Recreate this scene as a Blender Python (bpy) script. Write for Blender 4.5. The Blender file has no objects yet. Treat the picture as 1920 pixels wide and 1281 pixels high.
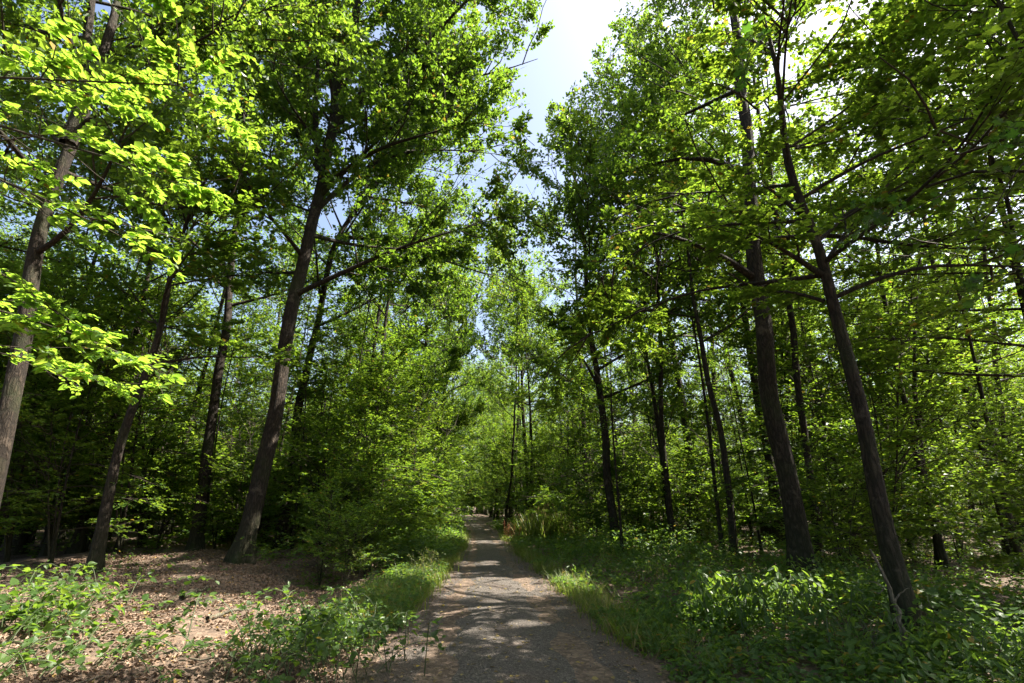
import bpy, math, random
import numpy as np
from mathutils import Vector, Matrix

R = math.radians
SC = bpy.context.scene
COL = SC.collection
rng = np.random.default_rng(11)
random.seed(11)

# ------------------------------------------------------------------ camera
PITCH, FPX, EYE = R(17.8), 950.0, 1.6          # pitch, focal length in pixels of a 1920 px wide frame, eye height
cam_d = bpy.data.cameras.new('camera')
cam_d.sensor_width = 36.0
cam_d.lens = 36.0 * FPX / 1920.0
cam_d.clip_start, cam_d.clip_end = 0.05, 3000.0
cam = bpy.data.objects.new('camera', cam_d)
COL.objects.link(cam)
cam.location = (0, 0, EYE)
cam.rotation_euler = (R(90) + PITCH, 0, 0)
SC.camera = cam

# ------------------------------------------------------------------ light
SUN_EL, SUN_AZ = R(56), R(83)                   # azimuth from +Y (ahead) towards +X (right)
SUN = np.array([math.cos(SUN_EL) * math.sin(SUN_AZ), math.cos(SUN_EL) * math.cos(SUN_AZ), math.sin(SUN_EL)])
world = bpy.data.worlds.new('World')
SC.world = world
world.use_nodes = True
wn, wl = world.node_tree.nodes, world.node_tree.links
sky_n = wn.new('ShaderNodeTexSky')
sky_n.sky_type = 'NISHITA'
sky_n.sun_disc = False
sky_n.sun_elevation = SUN_EL
sky_n.sun_rotation = SUN_AZ
sky_n.air_density, sky_n.dust_density, sky_n.ozone_density = 1.0, 4.5, 0.8
wl.new(sky_n.outputs[0], wn['Background'].inputs[0])
wn['Background'].inputs[1].default_value = 0.076
sun_d = bpy.data.lights.new('sun', 'SUN')
sun_d.energy, sun_d.angle, sun_d.color = 5.0, R(0.53), (1.0, 0.93, 0.80)
sun_o = bpy.data.objects.new('sun', sun_d)
COL.objects.link(sun_o)
sun_o.location = (30, 20, 40)
sun_o.rotation_euler = Vector(SUN).to_track_quat('Z', 'Y').to_euler()

vs = SC.view_settings
vs.view_transform, vs.look, vs.gamma, vs.use_curve_mapping = 'Standard', 'None', 1.0, False
vs.exposure = 2.25
cy = SC.cycles
cy.max_bounces, cy.diffuse_bounces, cy.glossy_bounces, cy.transmission_bounces, cy.transparent_max_bounces = 7, 5, 2, 5, 4
cy.sample_clamp_indirect = 6.0
cy.caustics_reflective = cy.caustics_refractive = False

# ------------------------------------------------------------------ helpers: the lie of the land
def nrm(a):
    return a / np.maximum(np.linalg.norm(a, axis=-1, keepdims=True), 1e-9)

def noise(p, f=1.0, seed=0.0):
    """Smooth noise about 0, range about -1..1, for points (n, 2 or 3)."""
    p = np.asarray(p, float) * f
    x, y = p[..., 0], p[..., 1]
    z = p[..., 2] if p.shape[-1] > 2 else 0.0
    s = seed * 7.13
    v = np.sin(1.7 * x + 1.1 * y + .6 * z + s) + np.sin(-1.3 * x + 1.9 * y + 1.2 * z + 2.1 * s + 1)
    v = v + np.sin(2.9 * x - .7 * y + 2.3 * z + 1.7 * s) * .7 + np.sin(.8 * x + 3.7 * y - 2.6 * z + s) * .6
    v = v + np.sin(5.3 * x + 2.2 * y + 4.1 * z + 3 * s) * .4 + np.sin(-3.9 * x + 5.8 * y - 3.3 * z) * .35
    return v / 2.2

_py = np.arange(-40, 400, 1.0)
_px = np.interp(_py, [-40, 0, 5.5, 11.2, 17.5, 32, 47, 75, 95, 120, 400], [1.6, .28, .02, -.34, -.7, -1.8, -3.45, -6.6, -13.5, -28, -200])
_px = np.convolve(np.pad(_px, 4, mode='edge'), np.ones(9) / 9, 'valid')
def pathx(y): return np.interp(y, _py, _px)
def halfw(y): return np.interp(y, [0, 6, 11, 15, 20, 30, 100], [1.62, 1.58, 1.34, 1.18, 1.0, 1.0, 1.05])

def height(x, y):
    x, y = np.asarray(x, float), np.asarray(y, float)
    u = x - pathx(y)
    au = np.abs(u)
    off = np.clip((au - halfw(y) - .2) / 1.5, 0, 1)
    p = np.stack([x, y], -1)
    h = off * (.075 * noise(p, .9) + .025 * noise(p, 2.6, 5) + .10 * noise(p, .33, 2) + .05) - .03 * np.clip(au - .4, 0, 1.4) ** 2 * (1 - off)
    ditch = np.exp(-((u + 3.5) / .7) ** 2) * np.clip((y - 9) / 4, 0, 1) * np.clip((60 - y) / 20, 0, 1)
    bank = np.clip((-u - 3.9) / 1.0, 0, 1) * np.clip((y - 9) / 4, 0, 1) * np.exp(-np.clip(-u - 4.8, 0, 99) / 4)
    far = np.clip((au - 20) / 60, 0, 1) ** 2
    return h - .38 * ditch + .13 * bank + far * .8 * noise(p, .05, 4)

def ray(u, v):
    a, b = (u - 960) / FPX, (640.5 - v) / FPX
    return np.array([a, math.cos(PITCH) - math.sin(PITCH) * b, math.sin(PITCH) + math.cos(PITCH) * b])
def at(u, v, y):
    """The point at distance y ahead that the photograph shows at (u, v)."""
    d = ray(u, v)
    return np.array([0, 0, EYE]) + d * (y / d[1])
def ground_at(u, v):
    d = ray(u, v)
    z = 0.0
    for _ in range(6):
        p = np.array([0, 0, EYE]) + d * ((z - EYE) / d[2])
        z = float(height(p[0], p[1]))
    return p

# the opening over the track, and the holes in the canopy that let the sun through
def gap_mask(P, k=1.0):
    x, y, z = P[:, 0], P[:, 1], P[:, 2]
    yy = [0, 10, 17, 22, 30, 45, 70, 120]
    c = np.interp(y, yy, [4.3, 3.9, 3.5, 1.3, -2.1, -3.4, -5.9, -10.8])
    zr = np.interp(y, yy, [18, 18, 23, 20, 21, 18, 16, 16])
    w = np.interp(y, yy, [1.25, 1.25, 1.0, .6, .55, .35, .3, .3])
    c = c + np.interp(y, [0, 17, 22, 28], [.4, .4, .35, 0]) * np.clip(z - zr, -7, 5)
    w = w * np.clip((z - zr + 9) / 6, 0.15, 1.25)
    inside = np.zeros(len(P), bool)
    i = np.nonzero((z > np.interp(y, [0, 25, 38, 50, 70, 120], [7, 8, 12, 18, 24, 40])) & (np.abs(x - c) < 4))[0]
    if len(i):
        inside[i] = np.abs(x[i] - c[i] + .6 * noise(P[i], .55, 3)) < w[i] * k * (1 + .45 * noise(P[i], 1.1, 5))
    u = np.abs(x - pathx(y))
    i = np.nonzero((u < 2.4) & (z < 3.2))[0]
    if len(i):
        inside[i] |= u[i] < halfw(y[i]) + .15 + .25 * noise(P[i], 1.3, 8)
    return inside

SUNSPOTS = [  # centre on the ground or on what is lit, radius, share of leaves taken out
    ((-4.9, 7.4, 0), 2.2, .99), ((11.0, 13.0, 5), 1.6, .85), ((14.5, 17, 6.5), 2.2, .85), ((10, 19, 4), 1.6, .85), ((7.5, 22, 3.5), 1.6, .85), ((5, 26, 3), 1.5, .8),
    ((6, 18, 2.5), 1.3, .85), ((4.5, 23, 3), 1.5, .9), ((7, 26, 4), 1.7, .85),
    ((-5.6, 19, 3.5), 1.6, .88), ((-5.0, 22.5, 3), 1.5, .88), ((-12.5, 21, 2.0), 1.8, .95), ((-15, 25, 3), 2.2, .93), ((-13.5, 17, 5), 1.7, .85), ((-16, 20, 3), 1.6, .85), ((18, 20, 4), 2, .85), ((-.6, 11.6, 0), 1.15, .96), ((.7, 11.0, 0), .9, .93), ((-1.6, 24, 0), 1.2, .97),
    ((-2.5, 12.3, .2), 1.1, .96), ((-3.0, 3.2, 3.6), 2.0, .99), ((-2.6, 3.6, 2.4), 1.0, .9), ((1.7, 24.5, .6), 1.7, .96),
    ((3.6, 7.9, .7), .85, .97), ((-4.4, 27, 3), 2.2, .9), ((-3.6, 20, 2.5), 1.6, .85), ((-6.8, 6.6, .4), 1.7, .98),
    ((-1, 15.5, 0), .7, .85), ((.3, 8.0, 0), .25, .9), ((-8.9, 9.0, 3.0), 1.0, .9), ((5.2, 5.7, .5), .6, .9),
    ((-11, 15.0, 0), 1.2, .85), ((8.5, 14.5, 3.5), 1.3, .85)]
E1 = nrm(np.cross(SUN, [0, 0, 1.0])); E2 = np.cross(SUN, E1)
def sun_mask(P):
    out = np.zeros(len(P), bool)
    for c, r, share in SUNSPOTS:
        rel = P - np.array(c)
        t = rel @ SUN
        a, b = rel @ E1, rel @ E2
        i = np.nonzero((t > max(1.2, r * .9)) & (a * a + b * b < 3 * r * r) & ~out)[0]
        if not len(i): continue
        q = np.stack([a[i], b[i]], -1)
        rr = r * (1 + .3 * noise(q, 1.6, 3))
        m = np.sum(q * q, -1) < rr * rr
        m &= (noise(q, 3.1, c[0]) < (share - .55) * 2.6)
        out[i] |= m
    return out
def keep(P):
    return ~(gap_mask(P) | sun_mask(P))

# ------------------------------------------------------------------ helpers: objects
def link(o, parent=None):
    COL.objects.link(o)
    if parent is not None: o.parent = parent
    return o
def tag(o, label, cat, group=None, kind=None):
    if label: o['label'] = label
    if cat: o['category'] = cat
    if group: o['group'] = group
    if kind: o['kind'] = kind
    return o
def empty(name, loc, label, cat, group=None):
    o = bpy.data.objects.new(name, None)
    o.empty_display_size = .3
    o.location = tuple(loc)
    link(o)
    return tag(o, label, cat, group)

def mesh_np(name, V, F, mat, smooth=False, rnd=None):
    """V (n,3), F (m,k) with one k for all faces."""
    me = bpy.data.meshes.new(name)
    V = np.ascontiguousarray(V, np.float32); F = np.ascontiguousarray(F, np.int32)
    m, k = F.shape
    me.vertices.add(len(V)); me.vertices.foreach_set('co', V.ravel())
    me.loops.add(m * k); me.loops.foreach_set('vertex_index', F.ravel())
    me.polygons.add(m); me.polygons.foreach_set('loop_start', np.arange(0, m * k, k, dtype=np.int32))
    if smooth: me.polygons.foreach_set('use_smooth', np.ones(m, bool))
    else: me.polygons.foreach_set('use_smooth', np.zeros(m, bool))
    if rnd is not None:
        at_ = me.attributes.new('rnd', 'FLOAT', 'FACE')
        at_.data.foreach_set('value', np.ascontiguousarray(rnd, np.float32))
    me.update(calc_edges=True)
    me.materials.append(mat)
    return me
def obj(name, me, parent=None, kind=None):
    o = bpy.data.objects.new(name, me)
    link(o, parent)
    if kind: o['kind'] = kind
    return o

def tubes(pts, rad, sides, cap=False):
    """pts (M,n,3), rad (M,n) -> quads of M tubes."""
    M, n, _ = pts.shape
    tan = np.empty_like(pts)
    tan[:, 1:-1] = pts[:, 2:] - pts[:, :-2]
    tan[:, 0] = pts[:, 1] - pts[:, 0]; tan[:, -1] = pts[:, -1] - pts[:, -2]
    tan = nrm(tan)
    avg = nrm(pts[:, -1] - pts[:, 0])
    ref = np.where(np.abs(avg[:, 2:3]) > .8, np.array([[1.0, 0, 0]]), np.array([[0, 0, 1.0]]))
    u = nrm(np.cross(tan, ref[:, None, :])); v = np.cross(tan, u)
    a = np.arange(sides) * 2 * math.pi / sides
    V = pts[:, :, None, :] + rad[:, :, None, None] * (np.cos(a)[None, None, :, None] * u[:, :, None, :] + np.sin(a)[None, None, :, None] * v[:, :, None, :])
    i = np.arange(n - 1)[:, None] * sides; j = np.arange(sides)[None]; j2 = (j + 1) % sides
    q = np.stack([i + j, i + j2, i + sides + j2, i + sides + j], -1).reshape(-1, 4)
    F = (q[None] + (np.arange(M) * n * sides)[:, None, None]).reshape(-1, 4)
    return V.reshape(-1, 3), F

def resample(P, n):
    P = np.asarray(P, float)
    s = np.r_[0, np.cumsum(np.linalg.norm(np.diff(P, axis=0), axis=1))]
    t = np.linspace(0, s[-1], n)
    Q = np.stack([np.interp(t, s, P[:, k]) for k in range(3)], -1)
    for _ in range(2):
        Q[1:-1] = (Q[:-2] + 2 * Q[1:-1] + Q[2:]) / 4
    return Q

# leaf outlines: x across, y along, z along the normal; faces are triangles
T_FAR = (np.array([(0, 0, 0), (.33, .48, .10), (0, 1, -.04), (-.33, .48, .10)]), np.array([(0, 1, 2), (0, 2, 3)]))
T_MID = (np.array([(0, 0, 0), (.27, .28, .06), (.29, .62, .06), (0, 1, -.08), (-.29, .62, .06), (-.27, .28, .06)]),
         np.array([(0, 1, 2), (0, 2, 3), (0, 3, 4), (0, 4, 5)]))
T_OAK = (np.array([(0, 0, 0), (.16, .3, .05), (.36, .45, .08), (.2, .62, .03), (.26, .86, .02), (0, 1, -.06), (-.26, .86, .02), (-.2, .62, .03), (-.36, .45, .08), (-.16, .3, .05)]),
         np.array([(0, 1, 9), (1, 2, 3), (1, 3, 9), (3, 7, 9), (7, 8, 9), (3, 4, 5), (3, 5, 7), (5, 6, 7)]))
T_BLADE = (np.array([(-.018, 0, 0), (.018, 0, 0), (.014, .45, .05), (-.014, .45, .05), (0, 1, .30)]), np.array([(0, 1, 2), (0, 2, 3), (3, 2, 4)]))

def leaf_mesh(name, P, D, N, s, tmpl, mat, rg, wide=1.0):
    T, F = tmpl
    D = nrm(D); N = nrm(N - D * np.sum(N * D, 1, keepdims=True)); B = np.cross(D, N)
    s = s[:, None, None]
    V = P[:, None] + s * (wide * T[None, :, 0:1] * B[:, None] + T[None, :, 1:2] * D[:, None] + T[None, :, 2:3] * N[:, None])
    n, k = len(P), len(T)
    FF = (F[None] + (np.arange(n) * k)[:, None, None]).reshape(-1, 3)
    r = np.repeat(rg.random(n), len(F))
    return mesh_np(name, V.reshape(-1, 3), FF, mat, rnd=r)

# ------------------------------------------------------------------ materials
def new_mat(name):
    m = bpy.data.materials.new(name); m.use_nodes = True
    nt = m.node_tree; nt.nodes.clear()
    out = nt.nodes.new('ShaderNodeOutputMaterial')
    return m, nt, out
def N_(nt, t, **kw):
    n = nt.nodes.new(t)
    for k, v in kw.items(): setattr(n, k, v)
    return n
def ramp(nt, stops):
    n = N_(nt, 'ShaderNodeValToRGB')
    e = n.color_ramp.elements
    while len(e) < len(stops): e.new(.5)
    for el, (p, c) in zip(e, stops):
        el.position = p; el.color = (*c, 1)
    return n
def leaf_mat(name, dark, light, tdark, tlight, gloss=.42, mix=.5, yellow=(.30, .22, .03), ypos=.985, vein=False):
    m, nt, out = new_mat(name); L = nt.links.new
    a = N_(nt, 'ShaderNodeAttribute', attribute_name='rnd')
    oi = N_(nt, 'ShaderNodeObjectInfo')
    ad = N_(nt, 'ShaderNodeMath', operation='MULTIPLY_ADD'); ad.inputs[1].default_value = .65 if not vein else .2
    md = N_(nt, 'ShaderNodeMath', operation='MULTIPLY'); md.inputs[1].default_value = .33 if not vein else .85
    L(oi.outputs['Random'], md.inputs[0]); L(a.outputs['Fac'], ad.inputs[0]); L(md.outputs[0], ad.inputs[2])
    c1 = ramp(nt, [(0, dark), (.95, light), (1, light)]); c2 = ramp(nt, [(0, tdark), (.95, tlight), (1, tlight)])
    L(ad.outputs[0], c1.inputs[0]); L(ad.outputs[0], c2.inputs[0])
    gt = N_(nt, 'ShaderNodeMath', operation='GREATER_THAN'); gt.inputs[1].default_value = ypos; L(a.outputs['Fac'], gt.inputs[0])
    mx1 = N_(nt, 'ShaderNodeMixRGB'); mx2 = N_(nt, 'ShaderNodeMixRGB')
    for mx, c in ((mx1, c1), (mx2, c2)):
        L(gt.outputs[0], mx.inputs[0]); L(c.outputs[0], mx.inputs[1]); mx.inputs[2].default_value = (*yellow, 1)
    p = N_(nt, 'ShaderNodeBsdfPrincipled'); p.inputs['Roughness'].default_value = gloss; p.inputs['Specular IOR Level'].default_value = .34
    t = N_(nt, 'ShaderNodeBsdfTranslucent')
    s = N_(nt, 'ShaderNodeMixShader'); s.inputs[0].default_value = mix
    L(mx1.outputs[0], p.inputs['Base Color']); L(mx2.outputs[0], t.inputs['Color'])
    if vein:
        co = N_(nt, 'ShaderNodeTexCoord'); sp = N_(nt, 'ShaderNodeSeparateXYZ'); L(co.outputs['Object'], sp.inputs[0])
        ab = N_(nt, 'ShaderNodeMath', operation='ABSOLUTE'); L(sp.outputs[0], ab.inputs[0])
        df = N_(nt, 'ShaderNodeMath', operation='MULTIPLY_ADD'); df.inputs[1].default_value = -.75; L(ab.outputs[0], df.inputs[0]); L(sp.outputs[1], df.inputs[2])
        sn = N_(nt, 'ShaderNodeMath', operation='MULTIPLY'); sn.inputs[1].default_value = 52; L(df.outputs[0], sn.inputs[0])
        si = N_(nt, 'ShaderNodeMath', operation='SINE'); L(sn.outputs[0], si.inputs[0])
        bp = N_(nt, 'ShaderNodeBump'); bp.inputs['Strength'].default_value = .35; bp.inputs['Distance'].default_value = .02
        L(si.outputs[0], bp.inputs['Height']); L(bp.outputs[0], p.inputs['Normal'])
    L(p.outputs[0], s.inputs[1]); L(t.outputs[0], s.inputs[2]); L(s.outputs[0], out.inputs[0])
    return m
M_OAK = leaf_mat('oak_leaf', (.028, .064, .016), (.058, .108, .026), (.12, .25, .016), (.30, .44, .035))
M_BEECH = leaf_mat('hornbeam_leaf', (.032, .074, .016), (.068, .122, .028), (.14, .28, .016), (.34, .47, .035))
M_BRIGHT = leaf_mat('beech_leaf', (.045, .10, .018), (.085, .14, .03), (.28, .48, .04), (.50, .64, .07), mix=.55, vein=True)
M_MAPLE = leaf_mat('maple_leaf', (.026, .060, .014), (.05, .10, .022), (.08, .21, .016), (.17, .33, .03), vein=True)
M_HERB = leaf_mat('herb_leaf', (.026, .064, .018), (.060, .118, .03), (.10, .22, .02), (.26, .40, .04), gloss=.48, ypos=.98)
M_HERBN = leaf_mat('bramble_leaf', (.036, .08, .018), (.075, .13, .035), (.12, .24, .02), (.26, .38, .035), gloss=.36, vein=True)
M_GRASS = leaf_mat('grass_blade', (.05, .09, .016), (.12, .15, .035), (.14, .24, .02), (.32, .36, .06), ypos=.9, yellow=(.30, .24, .10))
M_DRY = leaf_mat('dry_leaf', (.11, .072, .048), (.34, .235, .17), (.05, .03, .012), (.10, .06, .03), gloss=.6, mix=.2, ypos=.96, yellow=(.30, .20, .07))
M_FALLEN = leaf_mat('fallen_leaf', (.10, .06, .025), (.28, .22, .07), (.05, .03, .012), (.10, .08, .03), gloss=.55, mix=.2)

def bark_mat(name, dark, light, scale=1.0, bump=.9):
    m, nt, out = new_mat(name); L = nt.links.new
    tc = N_(nt, 'ShaderNodeTexCoord')
    mp = N_(nt, 'ShaderNodeMapping'); mp.inputs['Scale'].default_value = (8 * scale, 8 * scale, 1.9 * scale)
    L(tc.outputs['Object'], mp.inputs[0])
    vo = N_(nt, 'ShaderNodeTexVoronoi', feature='DISTANCE_TO_EDGE'); vo.inputs['Scale'].default_value = 2.2
    n1 = N_(nt, 'ShaderNodeTexNoise'); n1.inputs['Scale'].default_value = 1.7; n1.inputs['Detail'].default_value = 7; n1.inputs['Roughness'].default_value = .65
    mixv = N_(nt, 'ShaderNodeMixRGB', blend_type='ADD'); mixv.inputs[0].default_value = 1.5; mixv.use_clamp = False
    L(mp.outputs[0], n1.inputs[0]); L(mp.outputs[0], mixv.inputs[1]); L(n1.outputs['Color'], mixv.inputs[2]); L(mixv.outputs[0], vo.inputs[0])
    n2 = N_(nt, 'ShaderNodeTexNoise'); n2.inputs['Scale'].default_value = 1.1; n2.inputs['Detail'].default_value = 4
    L(tc.outputs['Object'], n2.inputs[0])
    cr = ramp(nt, [(0, dark), (.22, tuple((a + b) / 2 for a, b in zip(dark, light))), (.6, light)])
    L(vo.outputs[0], cr.inputs[0])
    moss = N_(nt, 'ShaderNodeMixRGB'); moss.inputs[2].default_value = (.035, .05, .015, 1)
    mr = N_(nt, 'ShaderNodeMapRange'); mr.inputs[1].default_value = .52; mr.inputs[2].default_value = .72; mr.inputs[4].default_value = .55
    L(n2.outputs[0], mr.inputs[0])
    sz = N_(nt, 'ShaderNodeSeparateXYZ'); L(tc.outputs['Object'], sz.inputs[0])
    fz = N_(nt, 'ShaderNodeMapRange'); fz.inputs[1].default_value = 1.6; fz.inputs[2].default_value = 0; fz.inputs[4].default_value = .75; L(sz.outputs[2], fz.inputs[0])
    fm = N_(nt, 'ShaderNodeMath', operation='MULTIPLY'); L(fz.outputs[0], fm.inputs[0]); L(n1.outputs[0], fm.inputs[1])
    fa = N_(nt, 'ShaderNodeMath', operation='ADD'); fa.use_clamp = True; L(mr.outputs[0], fa.inputs[0]); L(fm.outputs[0], fa.inputs[1]); L(fa.outputs[0], moss.inputs[0]); L(cr.outputs[0], moss.inputs[1])
    n3 = N_(nt, 'ShaderNodeTexNoise'); n3.inputs['Scale'].default_value = 3.2; n3.inputs['Detail'].default_value = 8; n3.inputs['Roughness'].default_value = .7
    L(tc.outputs['Object'], n3.inputs[0])
    mr3 = N_(nt, 'ShaderNodeMapRange'); mr3.inputs[1].default_value = .56; mr3.inputs[2].default_value = .66; mr3.inputs[4].default_value = .6; L(n3.outputs[0], mr3.inputs[0])
    lich = N_(nt, 'ShaderNodeMixRGB'); lich.inputs[2].default_value = (*[min(1, v * 1.7 + .02) for v in light], 1)
    L(mr3.outputs[0], lich.inputs[0]); L(moss.outputs[0], lich.inputs[1]); moss = lich
    hs = N_(nt, 'ShaderNodeMath', operation='MULTIPLY_ADD'); hs.inputs[1].default_value = .5
    L(n1.outputs[0], hs.inputs[0]); L(vo.outputs[0], hs.inputs[2])
    bp = N_(nt, 'ShaderNodeBump'); bp.inputs['Strength'].default_value = bump; bp.inputs['Distance'].default_value = .05
    L(hs.outputs[0], bp.inputs['Height'])
    p = N_(nt, 'ShaderNodeBsdfPrincipled'); p.inputs['Roughness'].default_value = .85; p.inputs['Specular IOR Level'].default_value = .25
    L(moss.outputs[0], p.inputs['Base Color']); L(bp.outputs[0], p.inputs['Normal']); L(p.outputs[0], out.inputs[0])
    return m
M_BARK = bark_mat('oak_bark', (.012, .009, .007), (.060, .044, .032))
M_BARKL = bark_mat('grey_bark', (.05, .042, .034), (.20, .165, .13), .9)
M_TWIG = bark_mat('twig_bark', (.022, .017, .012), (.07, .055, .04), 3, .3)
M_DEAD = bark_mat('dead_wood', (.08, .065, .05), (.32, .27, .22), 2, .6)

def ground_mat():
    m, nt, out = new_mat('leaf_mould'); L = nt.links.new
    tc = N_(nt, 'ShaderNodeTexCoord')
    n1 = N_(nt, 'ShaderNodeTexNoise'); n1.inputs['Scale'].default_value = .9; n1.inputs['Detail'].default_value = 5
    vo = N_(nt, 'ShaderNodeTexVoronoi'); vo.inputs['Scale'].default_value = 17; vo.inputs['Randomness'].default_value = 1
    n2 = N_(nt, 'ShaderNodeTexNoise'); n2.inputs['Scale'].default_value = 38; n2.inputs['Detail'].default_value = 5
    for n in (n1, vo, n2): L(tc.outputs['Object'], n.inputs[0])
    se = N_(nt, 'ShaderNodeSeparateColor'); L(vo.outputs['Color'], se.inputs[0])
    c1 = ramp(nt, [(0, (.055, .037, .026)), (.5, (.15, .104, .074)), (1, (.28, .20, .145))]); L(se.outputs[0], c1.inputs[0])
    c2 = ramp(nt, [(.3, (.04, .027, .018)), (.7, (.16, .11, .075))]); L(n2.outputs[0], c2.inputs[0])
    mx = N_(nt, 'ShaderNodeMixRGB'); mx.inputs[0].default_value = .5; L(c1.outputs[0], mx.inputs[1]); L(c2.outputs[0], mx.inputs[2])
    mx2 = N_(nt, 'ShaderNodeMixRGB', blend_type='MULTIPLY'); mx2.inputs[0].default_value = .7
    c3 = ramp(nt, [(.3, (.45, .42, .40)), (.65, (1, 1, 1))]); L(n1.outputs[0], c3.inputs[0])
    L(mx.outputs[0], mx2.inputs[1]); L(c3.outputs[0], mx2.inputs[2])
    ad = N_(nt, 'ShaderNodeMath', operation='ADD'); L(se.outputs[1], ad.inputs[0]); L(n2.outputs[0], ad.inputs[1])
    bp = N_(nt, 'ShaderNodeBump'); bp.inputs['Strength'].default_value = .9; bp.inputs['Distance'].default_value = .03; L(ad.outputs[0], bp.inputs['Height'])
    p = N_(nt, 'ShaderNodeBsdfPrincipled'); p.inputs['Roughness'].default_value = .9
    L(mx2.outputs[0], p.inputs['Base Color']); L(bp.outputs[0], p.inputs['Normal']); L(p.outputs[0], out.inputs[0])
    return m
def gravel_mat():
    m, nt, out = new_mat('gravel_track'); L = nt.links.new
    tc = N_(nt, 'ShaderNodeTexCoord')
    at_ = N_(nt, 'ShaderNodeAttribute', attribute_name='edge')
    n1 = N_(nt, 'ShaderNodeTexNoise'); n1.inputs['Scale'].default_value = 1.4; n1.inputs['Detail'].default_value = 6
    vo = N_(nt, 'ShaderNodeTexVoronoi'); vo.inputs['Scale'].default_value = 60
    vs_ = N_(nt, 'ShaderNodeTexVoronoi'); vs_.inputs['Scale'].default_value = 22
    n2 = N_(nt, 'ShaderNodeTexNoise'); n2.inputs['Scale'].default_value = 90; n2.inputs['Detail'].default_value = 4
    for n in (n1, vo, n2, vs_): L(tc.outputs['Object'], n.inputs[0])
    se = N_(nt, 'ShaderNodeSeparateColor'); L(vo.outputs['Color'], se.inputs[0])
    c1 = ramp(nt, [(0, (.040, .033, .028)), (.6, (.080, .066, .056)), (1, (.15, .128, .11))]); L(se.outputs[0], c1.inputs[0])
    c2 = ramp(nt, [(.2, (.045, .030, .022)), (.5, (.10, .068, .052)), (.85, (.17, .12, .095))]); L(n2.outputs[0], c2.inputs[0])
    ad = N_(nt, 'ShaderNodeMath', operation='MULTIPLY_ADD'); ad.inputs[1].default_value = 1.3; L(n1.outputs[0], ad.inputs[0]); L(at_.outputs['Fac'], ad.inputs[2])
    mr = N_(nt, 'ShaderNodeMapRange'); mr.inputs[1].default_value = .8; mr.inputs[2].default_value = 1.5; L(ad.outputs[0], mr.inputs[0])
    mx = N_(nt, 'ShaderNodeMixRGB'); L(mr.outputs[0], mx.inputs[0]); L(c1.outputs[0], mx.inputs[1]); L(c2.outputs[0], mx.inputs[2])
    a2 = N_(nt, 'ShaderNodeMath', operation='ADD'); L(vo.outputs['Distance'], a2.inputs[0]); L(n2.outputs[0], a2.inputs[1])
    bp = N_(nt, 'ShaderNodeBump'); bp.inputs['Strength'].default_value = 1.0; bp.inputs['Distance'].default_value = .02; L(a2.outputs[0], bp.inputs['Height'])
    p = N_(nt, 'ShaderNodeBsdfPrincipled'); p.inputs['Roughness'].default_value = .85
    L(mx.outputs[0], p.inputs['Base Color']); L(bp.outputs[0], p.inputs['Normal']); L(p.outputs[0], out.inputs[0])
    return m
M_GROUND, M_GRAVEL = ground_mat(), gravel_mat()
def plain_mat(name, c, rough=.8):
    m, nt, out = new_mat(name)
    oi = N_(nt, 'ShaderNodeAttribute', attribute_name='rnd')
    cr = ramp(nt, [(0, tuple(v * .55 for v in c)), (1, tuple(min(1, v * 1.35) for v in c))]); nt.links.new(oi.outputs['Fac'], cr.inputs[0])
    p = N_(nt, 'ShaderNodeBsdfPrincipled'); p.inputs['Roughness'].default_value = rough
    nt.links.new(cr.outputs[0], p.inputs['Base Color']); nt.links.new(p.outputs[0], out.inputs[0])
    return m
M_STONE = plain_mat('stone', (.13, .115, .10))
M_STEM = plain_mat('green_stem', (.06, .085, .03), .6)

# ------------------------------------------------------------------ setting: ground and track
def grid(xs, ys, zf):
    X, Y = np.meshgrid(xs, ys)
    V = np.stack([X.ravel(), Y.ravel(), zf(X.ravel(), Y.ravel())], -1)
    nx, ny = len(xs), len(ys)
    i = np.arange(ny - 1)[:, None] * nx + np.arange(nx - 1)[None]
    return V, np.stack([i, i + 1, i + nx + 1, i + nx], -1).reshape(-1, 4)
xs = np.r_[-600, -350, -200, -120, -80, np.arange(-60, -16, 1.5), np.arange(-16, 12, .16), np.arange(12, 60, 1.5), 80, 120, 200, 350, 600]
ys = np.r_[-60, -30, -12, np.arange(-4, 30, .22), np.arange(30, 100, 1.2), 110, 140, 200, 300, 500, 900]
V, F = grid(xs, ys, height)
g = obj('ground', mesh_np('ground', V, F, M_GROUND, True), kind='structure')
ty = np.r_[np.arange(-12, 30, .25), np.arange(30, 130, 1.0)]
tu = np.linspace(-1, 1, 25)
Y, U = np.meshgrid(ty, tu, indexing='ij')
wob = halfw(Y) * (1 + .07 * noise(np.stack([np.sign(U) * 3, Y], -1), 1.1, 2) * np.abs(U))
X = pathx(Y) + U * wob
Z = height(X, Y) + .004 + .012 * noise(np.stack([X, Y], -1), 2.2, 6) * (1 - np.abs(U) ** 4) - .03 * (np.exp(-((np.abs(U) - .5) / .16) ** 2))  + .016
Z = np.where(np.abs(U) > .99, height(X, Y) - .02, Z)
n = len(tu); i = np.arange(len(ty) - 1)[:, None] * n + np.arange(n - 1)[None]
me = mesh_np('track', np.stack([X, Y, Z], -1).reshape(-1, 3), np.stack([i, i + 1, i + n + 1, i + n], -1).reshape(-1, 4), M_GRAVEL, True)
ea = me.attributes.new('edge', 'FLOAT', 'POINT')
ea.data.foreach_set('value', np.ascontiguousarray(np.where(np.abs(U) > .45, (np.abs(U) - .45) * 1.5, np.exp(-(U / .2) ** 2) * .30), np.float32).ravel())
obj('track', me, kind='structure')

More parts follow.
